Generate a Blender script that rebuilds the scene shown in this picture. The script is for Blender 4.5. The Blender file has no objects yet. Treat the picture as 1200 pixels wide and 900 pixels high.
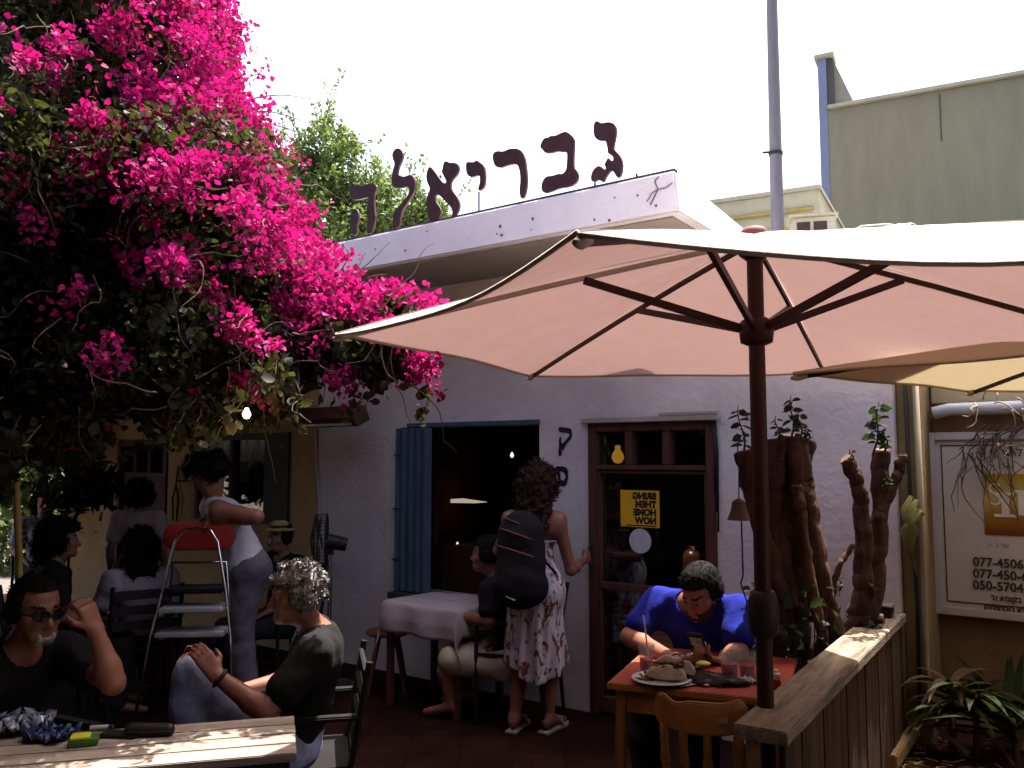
import bpy, bmesh, math, random
import numpy as np
from mathutils import Vector, Matrix

R = math.radians
random.seed(7)
rng = np.random.default_rng(11)
scene = bpy.context.scene
COL = scene.collection

# ------------------------------------------------------------------ camera
CAM = Vector((0.0, 0.0, 1.70))
PITCH = R(4.9)
cam_data = bpy.data.cameras.new("camera")
cam_data.sensor_width = 36.0
cam_data.lens = 30.0
cam_data.clip_start = 0.05
cam_data.clip_end = 600.0
cam = bpy.data.objects.new("camera", cam_data)
COL.objects.link(cam)
cam.location = CAM
cam.rotation_euler = (R(90) + PITCH, 0, 0)
scene.camera = cam

# ------------------------------------------------------------------ sky, sun, exposure
SUN_ELEV = R(70.0)
SUN_DIR = Vector((0.62, 0.785, 0)).normalized()          # compass direction towards the sun
SKY_STRENGTH = 0.15
world = bpy.data.worlds.new("World")
scene.world = world
world.use_nodes = True
wn = world.node_tree
sky = wn.nodes.new("ShaderNodeTexSky")
sky.sky_type = 'NISHITA'
sky.sun_disc = False
sky.sun_elevation = SUN_ELEV
sky.sun_rotation = math.atan2(SUN_DIR.x, SUN_DIR.y)
sky.air_density = 1.0
sky.dust_density = 7.0
sky.ozone_density = 0.6
wn.nodes["Background"].inputs[1].default_value = SKY_STRENGTH
wn.links.new(sky.outputs[0], wn.nodes["Background"].inputs[0])

sun_data = bpy.data.lights.new("sun", 'SUN')
sun_data.energy = 5.0
sun_data.angle = R(0.5)
sun_data.color = (1.0, 0.95, 0.87)
sun = bpy.data.objects.new("sun", sun_data)
COL.objects.link(sun)
sd = Vector((SUN_DIR.x * math.cos(SUN_ELEV), SUN_DIR.y * math.cos(SUN_ELEV), math.sin(SUN_ELEV)))
sun.rotation_euler = (-sd).to_track_quat('-Z', 'Y').to_euler()
sun.location = sd * 60

vs = scene.view_settings
vs.view_transform = 'Standard'
vs.look = 'None'
vs.exposure = 1.9
vs.gamma = 1.0
vs.use_curve_mapping = False
scene.cycles.max_bounces = 6
scene.cycles.diffuse_bounces = 1
scene.cycles.transparent_max_bounces = 16
scene.cycles.use_denoising = True
scene.cycles.sample_clamp_indirect = 4.0

# ------------------------------------------------------------------ measuring helpers (world metres)
def ray(px, py):
    x = (px - 600) / 1000.0
    y = (450 - py) / 1000.0
    c, s = math.cos(PITCH), math.sin(PITCH)
    return Vector((x, c - y * s, s + y * c))

def P(px, py, Y):
    r = ray(px, py)
    return CAM + r * (Y / r.y)

def G(px, py, z=0.0):
    r = ray(px, py)
    return CAM + r * ((z - CAM.z) / r.z)

FA = math.atan2(-0.589, 0.808)                 # heading of the cafe front
U = Vector((math.cos(FA), math.sin(FA), 0))
N = Vector((-math.sin(FA), math.cos(FA), 0))
FC = 5.05                                       # distance of the front from the photographer

def FW(u, n, z=0.0):
    return U * u + N * (FC + n) + Vector((0, 0, z))

def FP(px, py, n=0.0):
    r = ray(px, py)
    t = (FC + n - CAM.dot(N)) / r.dot(N)
    p = CAM + r * t
    return p.dot(U), p.z

# ------------------------------------------------------------------ materials
MATS = {}
def mat(name, col, rough=0.8, var=0.12, scale=6.0, bump=0.0, bscale=40.0, metal=0.0, spec=0.2,
        transl=None, stretch=None, col2=None, emit=None, sheen=0.0, tfac=0.5, noise_detail=4.0):
    if name in MATS:
        return MATS[name]
    m = bpy.data.materials.new(name)
    m.use_nodes = True
    nt = m.node_tree
    b = nt.nodes["Principled BSDF"]
    b.inputs["Roughness"].default_value = rough
    b.inputs["Metallic"].default_value = metal
    b.inputs["Specular IOR Level"].default_value = spec
    if sheen:
        b.inputs["Sheen Weight"].default_value = sheen
    tc = nt.nodes.new("ShaderNodeTexCoord")
    mp = nt.nodes.new("ShaderNodeMapping")
    if stretch:
        mp.inputs["Scale"].default_value = stretch
    nt.links.new(tc.outputs["Object"], mp.inputs["Vector"])
    nz = nt.nodes.new("ShaderNodeTexNoise")
    nz.inputs["Scale"].default_value = scale
    nz.inputs["Detail"].default_value = noise_detail
    nz.inputs["Roughness"].default_value = 0.62
    nt.links.new(mp.outputs[0], nz.inputs["Vector"])
    rp = nt.nodes.new("ShaderNodeValToRGB")
    c1 = [max(0, c * (1 - var)) for c in col]
    c2 = col2 if col2 else [min(1, c * (1 + var)) for c in col]
    rp.color_ramp.elements[0].position = 0.32
    rp.color_ramp.elements[1].position = 0.68
    rp.color_ramp.elements[0].color = (*c1, 1)
    rp.color_ramp.elements[1].color = (*c2, 1)
    nt.links.new(nz.outputs["Fac"], rp.inputs[0])
    nt.links.new(rp.outputs[0], b.inputs["Base Color"])
    if bump:
        n2 = nt.nodes.new("ShaderNodeTexNoise")
        n2.inputs["Scale"].default_value = bscale
        n2.inputs["Detail"].default_value = 5
        nt.links.new(mp.outputs[0], n2.inputs["Vector"])
        bp = nt.nodes.new("ShaderNodeBump")
        bp.inputs["Strength"].default_value = bump
        bp.inputs["Distance"].default_value = 0.01
        nt.links.new(n2.outputs["Fac"], bp.inputs["Height"])
        nt.links.new(bp.outputs[0], b.inputs["Normal"])
    if emit:
        b.inputs["Emission Color"].default_value = (*emit[0], 1)
        b.inputs["Emission Strength"].default_value = emit[1]
    if transl:
        tr = nt.nodes.new("ShaderNodeBsdfTranslucent")
        tr.inputs["Color"].default_value = (*transl, 1)
        mx = nt.nodes.new("ShaderNodeMixShader")
        mx.inputs[0].default_value = tfac
        nt.links.new(b.outputs[0], mx.inputs[1])
        nt.links.new(tr.outputs[0], mx.inputs[2])
        nt.links.new(mx.outputs[0], nt.nodes["Material Output"].inputs["Surface"])
    MATS[name] = m
    return m

def glass_mat(name, tint=(0.9, 0.95, 0.95), rough=0.02, clear=0.85, milky=0.0, ior=1.7):
    m = bpy.data.materials.new(name)
    m.use_nodes = True
    nt = m.node_tree
    nt.nodes.remove(nt.nodes["Principled BSDF"])
    g = nt.nodes.new("ShaderNodeBsdfGlossy")
    g.inputs["Roughness"].default_value = rough
    t = nt.nodes.new("ShaderNodeBsdfTransparent")
    t.inputs[0].default_value = (*[c * clear for c in tint], 1)
    lw = nt.nodes.new("ShaderNodeLayerWeight")
    lw.inputs[0].default_value = 0.5
    pw = nt.nodes.new("ShaderNodeMath"); pw.operation = 'POWER'; pw.inputs[1].default_value = 4.0
    fr = nt.nodes.new("ShaderNodeMath"); fr.operation = 'MULTIPLY_ADD'; fr.inputs[1].default_value = 0.7
    fr.inputs[2].default_value = ((ior - 1) / (ior + 1)) ** 2
    nt.links.new(lw.outputs["Facing"], pw.inputs[0]); nt.links.new(pw.outputs[0], fr.inputs[0])
    mx = nt.nodes.new("ShaderNodeMixShader")
    nt.links.new(fr.outputs[0], mx.inputs[0])
    nt.links.new(t.outputs[0], mx.inputs[1])
    nt.links.new(g.outputs[0], mx.inputs[2])
    out = mx
    if milky:
        df = nt.nodes.new("ShaderNodeBsdfDiffuse")
        df.inputs[0].default_value = (.7, .68, .66, 1)
        out = nt.nodes.new("ShaderNodeMixShader")
        out.inputs[0].default_value = milky
        nt.links.new(mx.outputs[0], out.inputs[1])
        nt.links.new(df.outputs[0], out.inputs[2])
    nt.links.new(out.outputs[0], nt.nodes["Material Output"].inputs["Surface"])
    return m

# ------------------------------------------------------------------ objects
def tag(o, label=None, cat=None, group=None, kind=None):
    if label: o["label"] = label
    if cat: o["category"] = cat
    if group: o["group"] = group
    if kind: o["kind"] = kind
    return o

def thing(name, label, cat, loc=(0, 0, 0), rot=0.0, group=None, kind=None):
    o = bpy.data.objects.new(name, None)
    COL.objects.link(o)
    o.location = loc
    o.rotation_euler = (0, 0, rot)
    o.empty_display_size = 0.1
    return tag(o, label, cat, group, kind)

def copy_tree(o, parent=None):
    c = o.copy()
    COL.objects.link(c)
    if parent is not None:
        c.parent = parent
    for ch in list(o.children):
        copy_tree(ch, c)
    return c

class MB:
    """collects boxes, bars, tubes, lathes and prisms and links them as one mesh"""
    def __init__(self):
        self.v, self.f = [], []
    def add(self, vs, fs):
        k = len(self.v)
        self.v += [tuple(x) for x in vs]
        self.f += [tuple(i + k for i in q) for q in fs]
        return self
    def box(self, x0, x1, y0, y1, z0, z1, M=None):
        vs = [Vector((x, y, z)) for x in (x0, x1) for y in (y0, y1) for z in (z0, z1)]
        if M is not None: vs = [M @ p for p in vs]
        fs = [(0, 1, 3, 2), (4, 6, 7, 5), (0, 4, 5, 1), (2, 3, 7, 6), (0, 2, 6, 4), (1, 5, 7, 3)]
        return self.add(vs, fs)
    def bar(self, a, b, w, h, up=(0, 0, 1)):
        a, b = Vector(a), Vector(b)
        d = b - a; L = d.length; d.normalize()
        upv = Vector(up)
        if abs(d.dot(upv)) > 0.98: upv = Vector((0, 1, 0))
        s = d.cross(upv).normalized(); t = s.cross(d)
        M = Matrix((( *s, ), ( *d, ), ( *t, ))).transposed().to_4x4()
        M.translation = a
        return self.box(-w / 2, w / 2, 0, L, -h / 2, h / 2, M)
    def tube(self, pts, rad, n=10, cap=True):
        pts = [Vector(p) for p in pts]
        if not hasattr(rad, '__len__'): rad = [rad] * len(pts)
        k0 = len(self.v); prev = None
        for i, p in enumerate(pts):
            a = pts[max(i - 1, 0)]; b = pts[min(i + 1, len(pts) - 1)]
            d = (b - a).normalized()
            if prev is None:
                ref = Vector((0, 0, 1)) if abs(d.z) < 0.9 else Vector((1, 0, 0))
                s = d.cross(ref).normalized()
            else:
                s = (prev - d * prev.dot(d)).normalized()
            prev = s; t = d.cross(s)
            for j in range(n):
                an = 2 * math.pi * j / n
                self.v.append(tuple(p + (s * math.cos(an) + t * math.sin(an)) * rad[i]))
        for i in range(len(pts) - 1):
            for j in range(n):
                a = k0 + i * n + j; b = k0 + i * n + (j + 1) % n
                self.f.append((a, b, b + n, a + n))
        if cap:
            self.f.append(tuple(k0 + j for j in range(n))[::-1])
            e = k0 + (len(pts) - 1) * n
            self.f.append(tuple(e + j for j in range(n)))
        return self
    def lathe(self, c, prof, n=24, closed=True):
        c = Vector(c); k0 = len(self.v)
        for r, z in prof:
            for j in range(n):
                an = 2 * math.pi * j / n
                self.v.append((c.x + r * math.cos(an), c.y + r * math.sin(an), c.z + z))
        for i in range(len(prof) - 1):
            for j in range(n):
                a = k0 + i * n + j; b = k0 + i * n + (j + 1) % n
                self.f.append((a, b, b + n, a + n))
        if closed:
            self.f.append(tuple(k0 + j for j in range(n))[::-1])
            e = k0 + (len(prof) - 1) * n
            self.f.append(tuple(e + j for j in range(n)))
        return self
    def build(self, name, material, parent=None, smooth=False, bevel=0.0, loc=None, segs=2):
        me = bpy.data.meshes.new(name)
        me.from_pydata(self.v, [], self.f)
        me.validate()
        bm = bmesh.new(); bm.from_mesh(me)
        bmesh.ops.recalc_face_normals(bm, faces=bm.faces)
        if bevel > 0:
            es = [e for e in bm.edges if len(e.link_faces) == 2 and e.calc_face_angle(0) > R(35)]
            bmesh.ops.bevel(bm, geom=es, offset=bevel, segments=segs, affect='EDGES', clamp_overlap=True)
        bm.to_mesh(me); bm.free()
        if material is not None: me.materials.append(material)
        o = bpy.data.objects.new(name, me)
        COL.objects.link(o)
        if parent is not None: o.parent = parent
        if loc is not None: o.location = loc
        if smooth:
            for p in me.polygons: p.use_smooth = True
            if smooth == 'auto':
                me.set_sharp_from_angle(angle=R(40))
        return o

def np_mesh(name, V, F, material, parent=None, smooth=False, mat_idx=None):
    """fast mesh from arrays, F is n x 4 or n x 3"""
    me = bpy.data.meshes.new(name)
    V = np.asarray(V, dtype=np.float32); F = np.asarray(F, dtype=np.int32)
    me.vertices.add(len(V)); me.vertices.foreach_set("co", V.ravel())
    k = F.shape[1]
    me.loops.add(F.size); me.loops.foreach_set("vertex_index", F.ravel())
    me.polygons.add(len(F))
    me.polygons.foreach_set("loop_start", np.arange(0, F.size, k, dtype=np.int32))
    me.polygons.foreach_set("loop_total", np.full(len(F), k, dtype=np.int32))
    mats = material if isinstance(material, (list, tuple)) else [material]
    for m in mats: me.materials.append(m)
    if mat_idx is not None:
        me.polygons.foreach_set("material_index", np.asarray(mat_idx, dtype=np.int32))
    if smooth:
        me.polygons.foreach_set("use_smooth", np.ones(len(F), dtype=bool))
    me.update(calc_edges=True)
    me.validate()
    o = bpy.data.objects.new(name, me)
    COL.objects.link(o)
    if parent is not None: o.parent = parent
    return o

def prism(polys, holes, thick, to3, name, material, parent=None, bevel=0.0):
    """extrude 2-D outlines (with holes); to3(a, b, depth) maps to 3-D"""
    bm = bmesh.new()
    for pl in polys + holes:
        vs = [bm.verts.new((a, b, 0)) for a, b in pl]
        for i in range(len(vs)):
            bm.edges.new((vs[i], vs[(i + 1) % len(vs)]))
    bmesh.ops.triangle_fill(bm, use_beauty=True, use_dissolve=False, edges=bm.edges[:])
    front = bm.faces[:]
    r = bmesh.ops.extrude_face_region(bm, geom=front)
    for g in r["geom"]:
        if isinstance(g, bmesh.types.BMVert): g.co.z = thick
    bmesh.ops.recalc_face_normals(bm, faces=bm.faces)
    for v in bm.verts: v.co = to3(v.co.x, v.co.y, v.co.z)
    bmesh.ops.recalc_face_normals(bm, faces=bm.faces)
    me = bpy.data.meshes.new(name)
    bm.to_mesh(me); bm.free()
    me.materials.append(material)
    o = bpy.data.objects.new(name, me); COL.objects.link(o)
    if parent is not None: o.parent = parent
    return o

def smooth_outline(pts, it=2):
    for _ in range(it):
        q = []
        for i in range(len(pts)):
            a, b = pts[i], pts[(i + 1) % len(pts)]
            q.append((a[0] * .75 + b[0] * .25, a[1] * .75 + b[1] * .25))
            q.append((a[0] * .25 + b[0] * .75, a[1] * .25 + b[1] * .75))
        pts = q
    return pts

def text_mesh(txt, size, to3, name, material, parent, offset=0.0, align='LEFT', space=1.0):
    """lettering as flat raised mesh: to3(x, y) maps the text plane into the parent's space"""
    cu = bpy.data.curves.new(name, 'FONT')
    cu.body = txt; cu.size = size; cu.align_x = align; cu.offset = offset
    cu.space_character = space; cu.resolution_u = 4
    tmp = bpy.data.objects.new(name, cu); COL.objects.link(tmp)
    bpy.context.view_layer.update()
    me = bpy.data.meshes.new_from_object(tmp.evaluated_get(bpy.context.evaluated_depsgraph_get()))
    bpy.data.objects.remove(tmp)
    for v in me.vertices: v.co = to3(v.co.x, v.co.y)
    me.materials.clear(); me.materials.append(material)
    me.name = name
    o = bpy.data.objects.new(name, me); COL.objects.link(o)
    o.parent = parent
    return o

# ------------------------------------------------------------------ foliage
LEAF = np.array([[0, 0, 0], [.5, .28, .10], [.42, .68, .07], [0, 1, -.05], [-.42, .68, .07], [-.5, .28, .10]])
def leaves(points, sizes, width, up_bias=0.3, normals=None, curl=1.0):
    """two folded quads per leaf at each point, random orientation"""
    n = len(points)
    d = rng.normal(size=(n, 3)); d /= np.linalg.norm(d, axis=1, keepdims=True)
    if normals is not None:
        d = d * 0.8 + normals; d /= np.linalg.norm(d, axis=1, keepdims=True)
    nr = rng.normal(size=(n, 3)); nr[:, 2] += up_bias
    s = np.cross(d, nr); s /= np.linalg.norm(s, axis=1, keepdims=True) + 1e-9
    t = np.cross(s, d)
    w = width * (0.8 + 0.4 * rng.random(n))
    L = LEAF
    V = (points[:, None, :] + sizes[:, None, None] * (
        (L[None, :, 0, None] * w[:, None, None]) * s[:, None, :] + L[None, :, 1, None] * d[:, None, :]
        + curl * L[None, :, 2, None] * t[:, None, :]))
    base = (np.arange(n) * 6)[:, None]
    F = np.concatenate([base + np.array([[0, 1, 2, 3]]), base + np.array([[0, 3, 4, 5]])], axis=1).reshape(-1, 4)
    return V.reshape(-1, 3), F
# ------------------------------------------------------------------ people: one continuous surface from a distance field
class Field:
    def __init__(self, lo, hi, h):
        self.lo = np.array(lo, dtype=np.float32); self.h = h
        self.n = np.ceil((np.array(hi) - self.lo) / h).astype(int) + 1
        self.f = np.full(self.n, 0.2, dtype=np.float32)
        self.ax = [self.lo[i] + h * np.arange(self.n[i], dtype=np.float32) for i in range(3)]
    def sub(self, lo, hi):
        a = np.clip(np.floor((np.array(lo) - self.lo) / self.h).astype(int), 0, self.n - 1)
        b = np.clip(np.ceil((np.array(hi) - self.lo) / self.h).astype(int) + 1, 1, self.n)
        sl = tuple(slice(a[i], b[i]) for i in range(3))
        X = np.stack(np.meshgrid(*[self.ax[i][sl[i]] for i in range(3)], indexing='ij'), axis=-1)
        return sl, X
    def put(self, sl, d, k):
        f = self.f[sl]
        if k <= 0:
            self.f[sl] = np.minimum(f, d); return
        hh = np.clip(0.5 + 0.5 * (f - d) / k, 0, 1)
        self.f[sl] = f * (1 - hh) + d * hh - k * hh * (1 - hh)
    def cone(self, a, b, ra, rb, k=0.02, flat=None):
        """tapered limb; flat=(axis, factor) squeezes the section along an axis"""
        a = np.array(a, dtype=np.float32); b = np.array(b, dtype=np.float32)
        m = max(ra, rb) + k + 0.03
        sl, X = self.sub(np.minimum(a, b) - m, np.maximum(a, b) + m)
        if X.size == 0: return
        ab = b - a; L2 = max(float(ab @ ab), 1e-9)
        p = X - a
        t = np.clip((p @ ab) / L2, 0, 1)
        q = p - t[..., None] * ab
        if flat is not None:
            ax = np.array(flat[0], dtype=np.float32); ax /= np.linalg.norm(ax)
            c = q @ ax
            q = q + ax * ((flat[1] - 1) * c)[..., None]
        d = np.linalg.norm(q, axis=-1) - (ra + (rb - ra) * t)
        self.put(sl, d, k)
    def ell(self, c, r, M=None, k=0.02, neg=False):
        c = np.array(c, dtype=np.float32); r = np.array(r, dtype=np.float32)
        m = float(r.max()) + k + 0.03
        sl, X = self.sub(c - m, c + m)
        if X.size == 0: return
        q = X - c
        if M is not None: q = q @ np.array(M, dtype=np.float32)      # columns = local axes
        d = (np.linalg.norm(q / r, axis=-1) - 1) * float(r.min())
        if neg:
            f = self.f[sl]; d = -d
            hh = np.clip(0.5 - 0.5 * (f - d) / max(k, 1e-5), 0, 1)
            self.f[sl] = f * (1 - hh) + d * hh + k * hh * (1 - hh)
        else:
            self.put(sl, d, k)
    def grid(self):
        return np.stack(np.meshgrid(*self.ax, indexing='ij'), axis=-1)
    def cut(self, g):
        """keep only where g(X) < 0"""
        self.f = np.maximum(self.f, g(self.grid()).astype(np.float32))
    def noise(self, amp, freq, seed=0, dirs=9):
        r = np.random.default_rng(seed); X = self.grid()
        s = np.zeros(self.n, dtype=np.float32)
        for _ in range(dirs):
            w = r.normal(size=3) * freq
            s += np.sin(X @ w.astype(np.float32) + r.random() * 6.28)
        self.f = self.f + amp * s / math.sqrt(dirs)
    def mesh(self):
        f = self.f.copy(); h = self.h
        f[0], f[-1] = 0.2, 0.2; f[:, 0], f[:, -1] = 0.2, 0.2; f[:, :, 0], f[:, :, -1] = 0.2, 0.2
        s = f < 0
        cn = np.array(f.shape) - 1
        cnt = np.zeros(cn, dtype=np.int8)
        offs = [(i, j, k) for i in (0, 1) for j in (0, 1) for k in (0, 1)]
        for (i, j, k) in offs:
            cnt += s[i:i + cn[0], j:j + cn[1], k:k + cn[2]]
        act = (cnt > 0) & (cnt < 8)
        ids = np.argwhere(act)
        idx = np.full(cn, -1, dtype=np.int32); idx[act] = np.arange(len(ids))
        acc = np.zeros((len(ids), 3)); num = np.zeros(len(ids))
        for a in offs:
            for ax in range(3):
                if a[ax] == 0:
                    b = list(a); b[ax] = 1
                    fa = f[tuple((ids + a).T)]; fb = f[tuple((ids + b).T)]
                    cr = (fa < 0) != (fb < 0)
                    t = np.where(cr, fa / np.where(cr, fa - fb, 1), 0)
                    p = np.array(a, dtype=float)[None, :] + t[:, None] * (np.array(b) - np.array(a))[None, :]
                    acc += np.where(cr[:, None], p, 0); num += cr
        V = self.lo + h * (ids + acc / num[:, None])
        Fs = []
        for ax in range(3):
            o1, o2 = (ax + 1) % 3, (ax + 2) % 3
            sa = [slice(0, -1)] * 3; sb = [slice(0, -1)] * 3
            sa[o1] = slice(1, -1); sa[o2] = slice(1, -1); sb[o1] = slice(1, -1); sb[o2] = slice(1, -1)
            sb[ax] = slice(1, None)
            A = s[tuple(sa)]; B = s[tuple(sb)]
            e = np.argwhere(A != B)
            flip = ~A[tuple(e.T)]
            e = e.copy(); e[:, o1] += 1; e[:, o2] += 1
            q = []
            for (da, db) in ((-1, -1), (0, -1), (0, 0), (-1, 0)):
                c = e.copy(); c[:, o1] += da; c[:, o2] += db
                q.append(idx[tuple(c.T)])
            q = np.stack(q, axis=1)
            q[flip] = q[flip][:, ::-1]
            Fs.append(q)
        F = np.concatenate(Fs)
        return V, F[(F >= 0).all(axis=1)]

def vec(a): return np.array(a, dtype=np.float64)
def nrm(a):
    a = vec(a); return a / (np.linalg.norm(a) + 1e-12)

def pose_stand(s=1.0):
    J = dict(pel=(0, 0, .93), chest=(0, .01, 1.24), neck=(0, -.01, 1.44), head=(0, .02, 1.585), hf=(0, 1, 0), hu=(0, 0, 1))
    for sd, n in ((-1, 'L'), (1, 'R')):
        J['sh' + n] = (.175 * sd, 0, 1.385); J['el' + n] = (.24 * sd, -.03, 1.11); J['wr' + n] = (.25 * sd, .06, .87)
        J['hip' + n] = (.09 * sd, 0, .90); J['kn' + n] = (.10 * sd, .03, .49); J['an' + n] = (.105 * sd, -.02, .085)
        J['toe' + n] = (.13 * sd, .16, .03)
    return {k: vec(v) * (s if k not in ('hf', 'hu') else 1) for k, v in J.items()}

def pose_sit(s=1.0):
    J = dict(pel=(0, 0, .52), chest=(0, -.01, .82), neck=(0, 0, 1.02), head=(0, .05, 1.165), hf=(0, 1, 0), hu=(0, 0, 1))
    for sd, n in ((-1, 'L'), (1, 'R')):
        J['sh' + n] = (.18 * sd, 0, .965); J['el' + n] = (.25 * sd, .06, .72); J['wr' + n] = (.16 * sd, .27, .62)
        J['hip' + n] = (.095 * sd, .04, .50); J['kn' + n] = (.14 * sd, .44, .50); J['an' + n] = (.14 * sd, .40, .085)
        J['toe' + n] = (.15 * sd, .58, .03)
    return {k: vec(v) * (s if k not in ('hf', 'hu') else 1) for k, v in J.items()}

def hand(fd, w, d, palm, side, g, curl=0.5, spread=0.1):
    """palm and five fingers: w wrist, d pointing direction, palm facing normal, side +1 when the thumb lies on +cross(d, palm)"""
    d = nrm(d); palm = nrm(vec(palm) - d * (vec(palm) @ d)); s = np.cross(d, palm) * side
    pc = w + d * .085 * g
    for o in (-.026, -.009, .009, .026):
        fd.cone(w + s * o * .6 * g, pc + s * o * g, .016 * g, .013 * g, k=.012)
    fl = {-.027: .062, -.009: .076, .009: .08, .026: .07}
    for o, L in fl.items():
        a = pc + s * o * g
        dd = d + s * (o * 3 * spread)
        c1, c2 = math.cos(curl * .9), math.sin(curl * .9)
        d1 = nrm(dd * c1 + palm * c2)
        b = a + d1 * L * .55 * g
        c1, c2 = math.cos(curl * 2.1), math.sin(curl * 2.1)
        d2 = nrm(dd * c1 + palm * c2)
        e = b + d2 * L * .5 * g
        fd.cone(a, b, .0095 * g, .0085 * g, k=.003)
        fd.cone(b, e, .0085 * g, .0072 * g, k=.003)
    a = w + d * .03 * g + s * .026 * g
    b = a + nrm(d * .6 + s * .65 + palm * .35) * .04 * g
    e = b + nrm(d * .9 + s * .15 + palm * .5) * .034 * g
    fd.cone(a, b, .0135 * g, .0105 * g, k=.008); fd.cone(b, e, .0105 * g, .008 * g, k=.004)

def person(label, loc, yaw, J, skin, clothes, hair=None, h=0.008, build=1.0, hands=None, headscale=1.0, extras=None,
           fem=False, feet='bare', lips=None, group=None):
    """clothes: list of dicts (kind, mat, ...); hair: dict(kind, mat); returns the root Empty"""
    root = thing('person', label, 'person', loc, yaw, group)
    B = build
    hs = headscale
    hf, hu = nrm(J['hf']), vec(J['hu']); hu = nrm(hu - hf * (hu @ hf)); hr = np.cross(hf, hu)
    HM = np.stack([hr, hf, hu], axis=1)
    hc = J['head']
    def H(x, y, z): return hc + (hr * x + hf * y + hu * z) * hs
    spine = nrm(J['neck'] - J['pel'])
    sx = nrm(J['shR'] - J['shL'])
    front = nrm(np.cross(spine, sx))
    pts = np.array([v for k, v in J.items() if k not in ('hf', 'hu')])
    lo, hi = pts.min(0) - .24, pts.max(0) + .24
    lo[2] = max(lo[2], -.03)

    def torso(fd, off=0.0, k=.05, low=True):
        mid = J['chest'] * .5 + J['pel'] * .5
        fl = (front, 1.38)
        ch = J['chest'] + spine * .06
        shm = (J['shL'] + J['shR']) / 2
        cw = .135 * B; ww = (.105 if fem else .125) * B; pw = (.15 if fem else .14) * B
        fd.cone(ch, mid, cw + off, ww + off, k=.03, flat=fl)
        fd.cone(mid, J['pel'] + spine * .02, ww + off, pw * .95 + off, k=.05, flat=fl)
        fd.cone(J['shL'] * .8 + shm * .2 - spine * .05, J['shR'] * .8 + shm * .2 - spine * .05, .072 * B + off, .072 * B + off, k=.06)
        fd.cone(J['neck'] - spine * .03, J['shL'], .055 * B + off, .052 * B + off, k=.04)
        fd.cone(J['neck'] - spine * .03, J['shR'], .055 * B + off, .052 * B + off, k=.04)
        if fem:
            for sd in (-1, 1):
                fd.ell(ch + sx * .07 * sd + front * .085 - spine * .03, (.06 + off, .055 + off, .06 + off), k=.04)
        if low:
            fd.cone(J['hipL'], J['hipR'], .105 * B + off, .105 * B + off, k=.05)

    def leg(fd, n, off=0.0, to=1.0, flare=0.0, k=.04):
        hp, kn, an = J['hip' + n], J['kn' + n], J['an' + n]
        if to <= 1.0:
            e = hp + (kn - hp) * to
            fd.cone(hp, e, .092 * B + off, (.092 + (.056 - .092) * to) * B + off + flare, k=k)
        else:
            fd.cone(hp, kn, .092 * B + off, .056 * B + off, k=k)
            e = kn + (an - kn) * (to - 1)
            calf = kn + (an - kn) * .3
            bk = nrm(np.cross(np.cross(an - kn, J['toe' + n] - an), an - kn)) * -1
            if to - 1 > .35:
                fd.cone(kn, calf + bk * -.012, .056 * B + off, .056 * B + off, k=.02)
                fd.cone(calf + bk * -.012, e, .056 * B + off, (.056 + (.037 - .056) * (to - 1)) * B + off + flare, k=.03)
            else:
                fd.cone(kn, e, .056 * B + off, .055 * B + off + flare, k=.02)

    def arm(fd, n, off=0.0, to=2.0, flare=0.0):
        sh, el, wr = J['sh' + n], J['el' + n], J['wr' + n]
        g = B * (.88 if fem else 1.0)
        if to <= 1:
            e = sh + (el - sh) * to
            fd.cone(sh, e, .054 * g + off, (.054 - .012 * to) * g + off + flare, k=.035)
        else:
            fd.cone(sh, el, .054 * g + off, .041 * g + off, k=.035)
            e = el + (wr - el) * min(to - 1, 1)
            m = el + (wr - el) * .28
            fd.cone(el, m, .041 * g + off, .043 * g + off, k=.02)
            fd.cone(m, e, .043 * g + off, .027 * g + off + flare, k=.02)

    fd = Field(lo, hi, h)
    torso(fd)
    for n in 'LR':
        leg(fd, n, to=2.0); arm(fd, n)
        # foot
        an, toe = J['an' + n], J['toe' + n]
        fdir = nrm(toe - an)
        heel = an - fdir * .03 + vec((0, 0, -.035))
        fd.cone(an, heel, .036 * B, .032 * B, k=.02)
        fd.cone(an + vec((0, 0, -.01)), toe, .036 * B, .022 * B, k=.03, flat=None)
        wd, pm, cu = (hands or {}).get(n, (None, None, .5))
        if wd is None: wd = J['wr' + n] - J['el' + n]
        if pm is None: pm = (0, .3, -1)
        pm = vec(pm)
        dd = nrm(wd); pp = nrm(pm - dd * (pm @ dd))
        sgn = 1 if (np.cross(dd, pp) @ (-sx if n == 'R' else sx)) > 0 else -1
        hand(fd, J['wr' + n], wd, pm, sgn, (.9 if fem else 1.0), curl=cu)
    # neck and head
    fd.cone(J['neck'] - spine * .03, H(0, -.02, -.06), .056 * B * (.86 if fem else 1), .052 * (.88 if fem else 1), k=.03)
    fd.ell(H(0, -.012, .035), vec((.076, .095, .088)) * hs, HM, k=.02)
    fd.ell(H(0, .022, -.045), vec((.058, .068, .07)) * hs, HM, k=.035)
    fd.cone(H(-.028, .062, -.078), H(.028, .062, -.078), .022 * hs, .022 * hs, k=.03)
    fd.ell(H(0, .08, -.088), vec((.018, .016, .016)) * hs, HM, k=.02)
    fd.cone(H(-.03, .078, .026), H(.03, .078, .026), .012 * hs, .012 * hs, k=.014)
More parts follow.
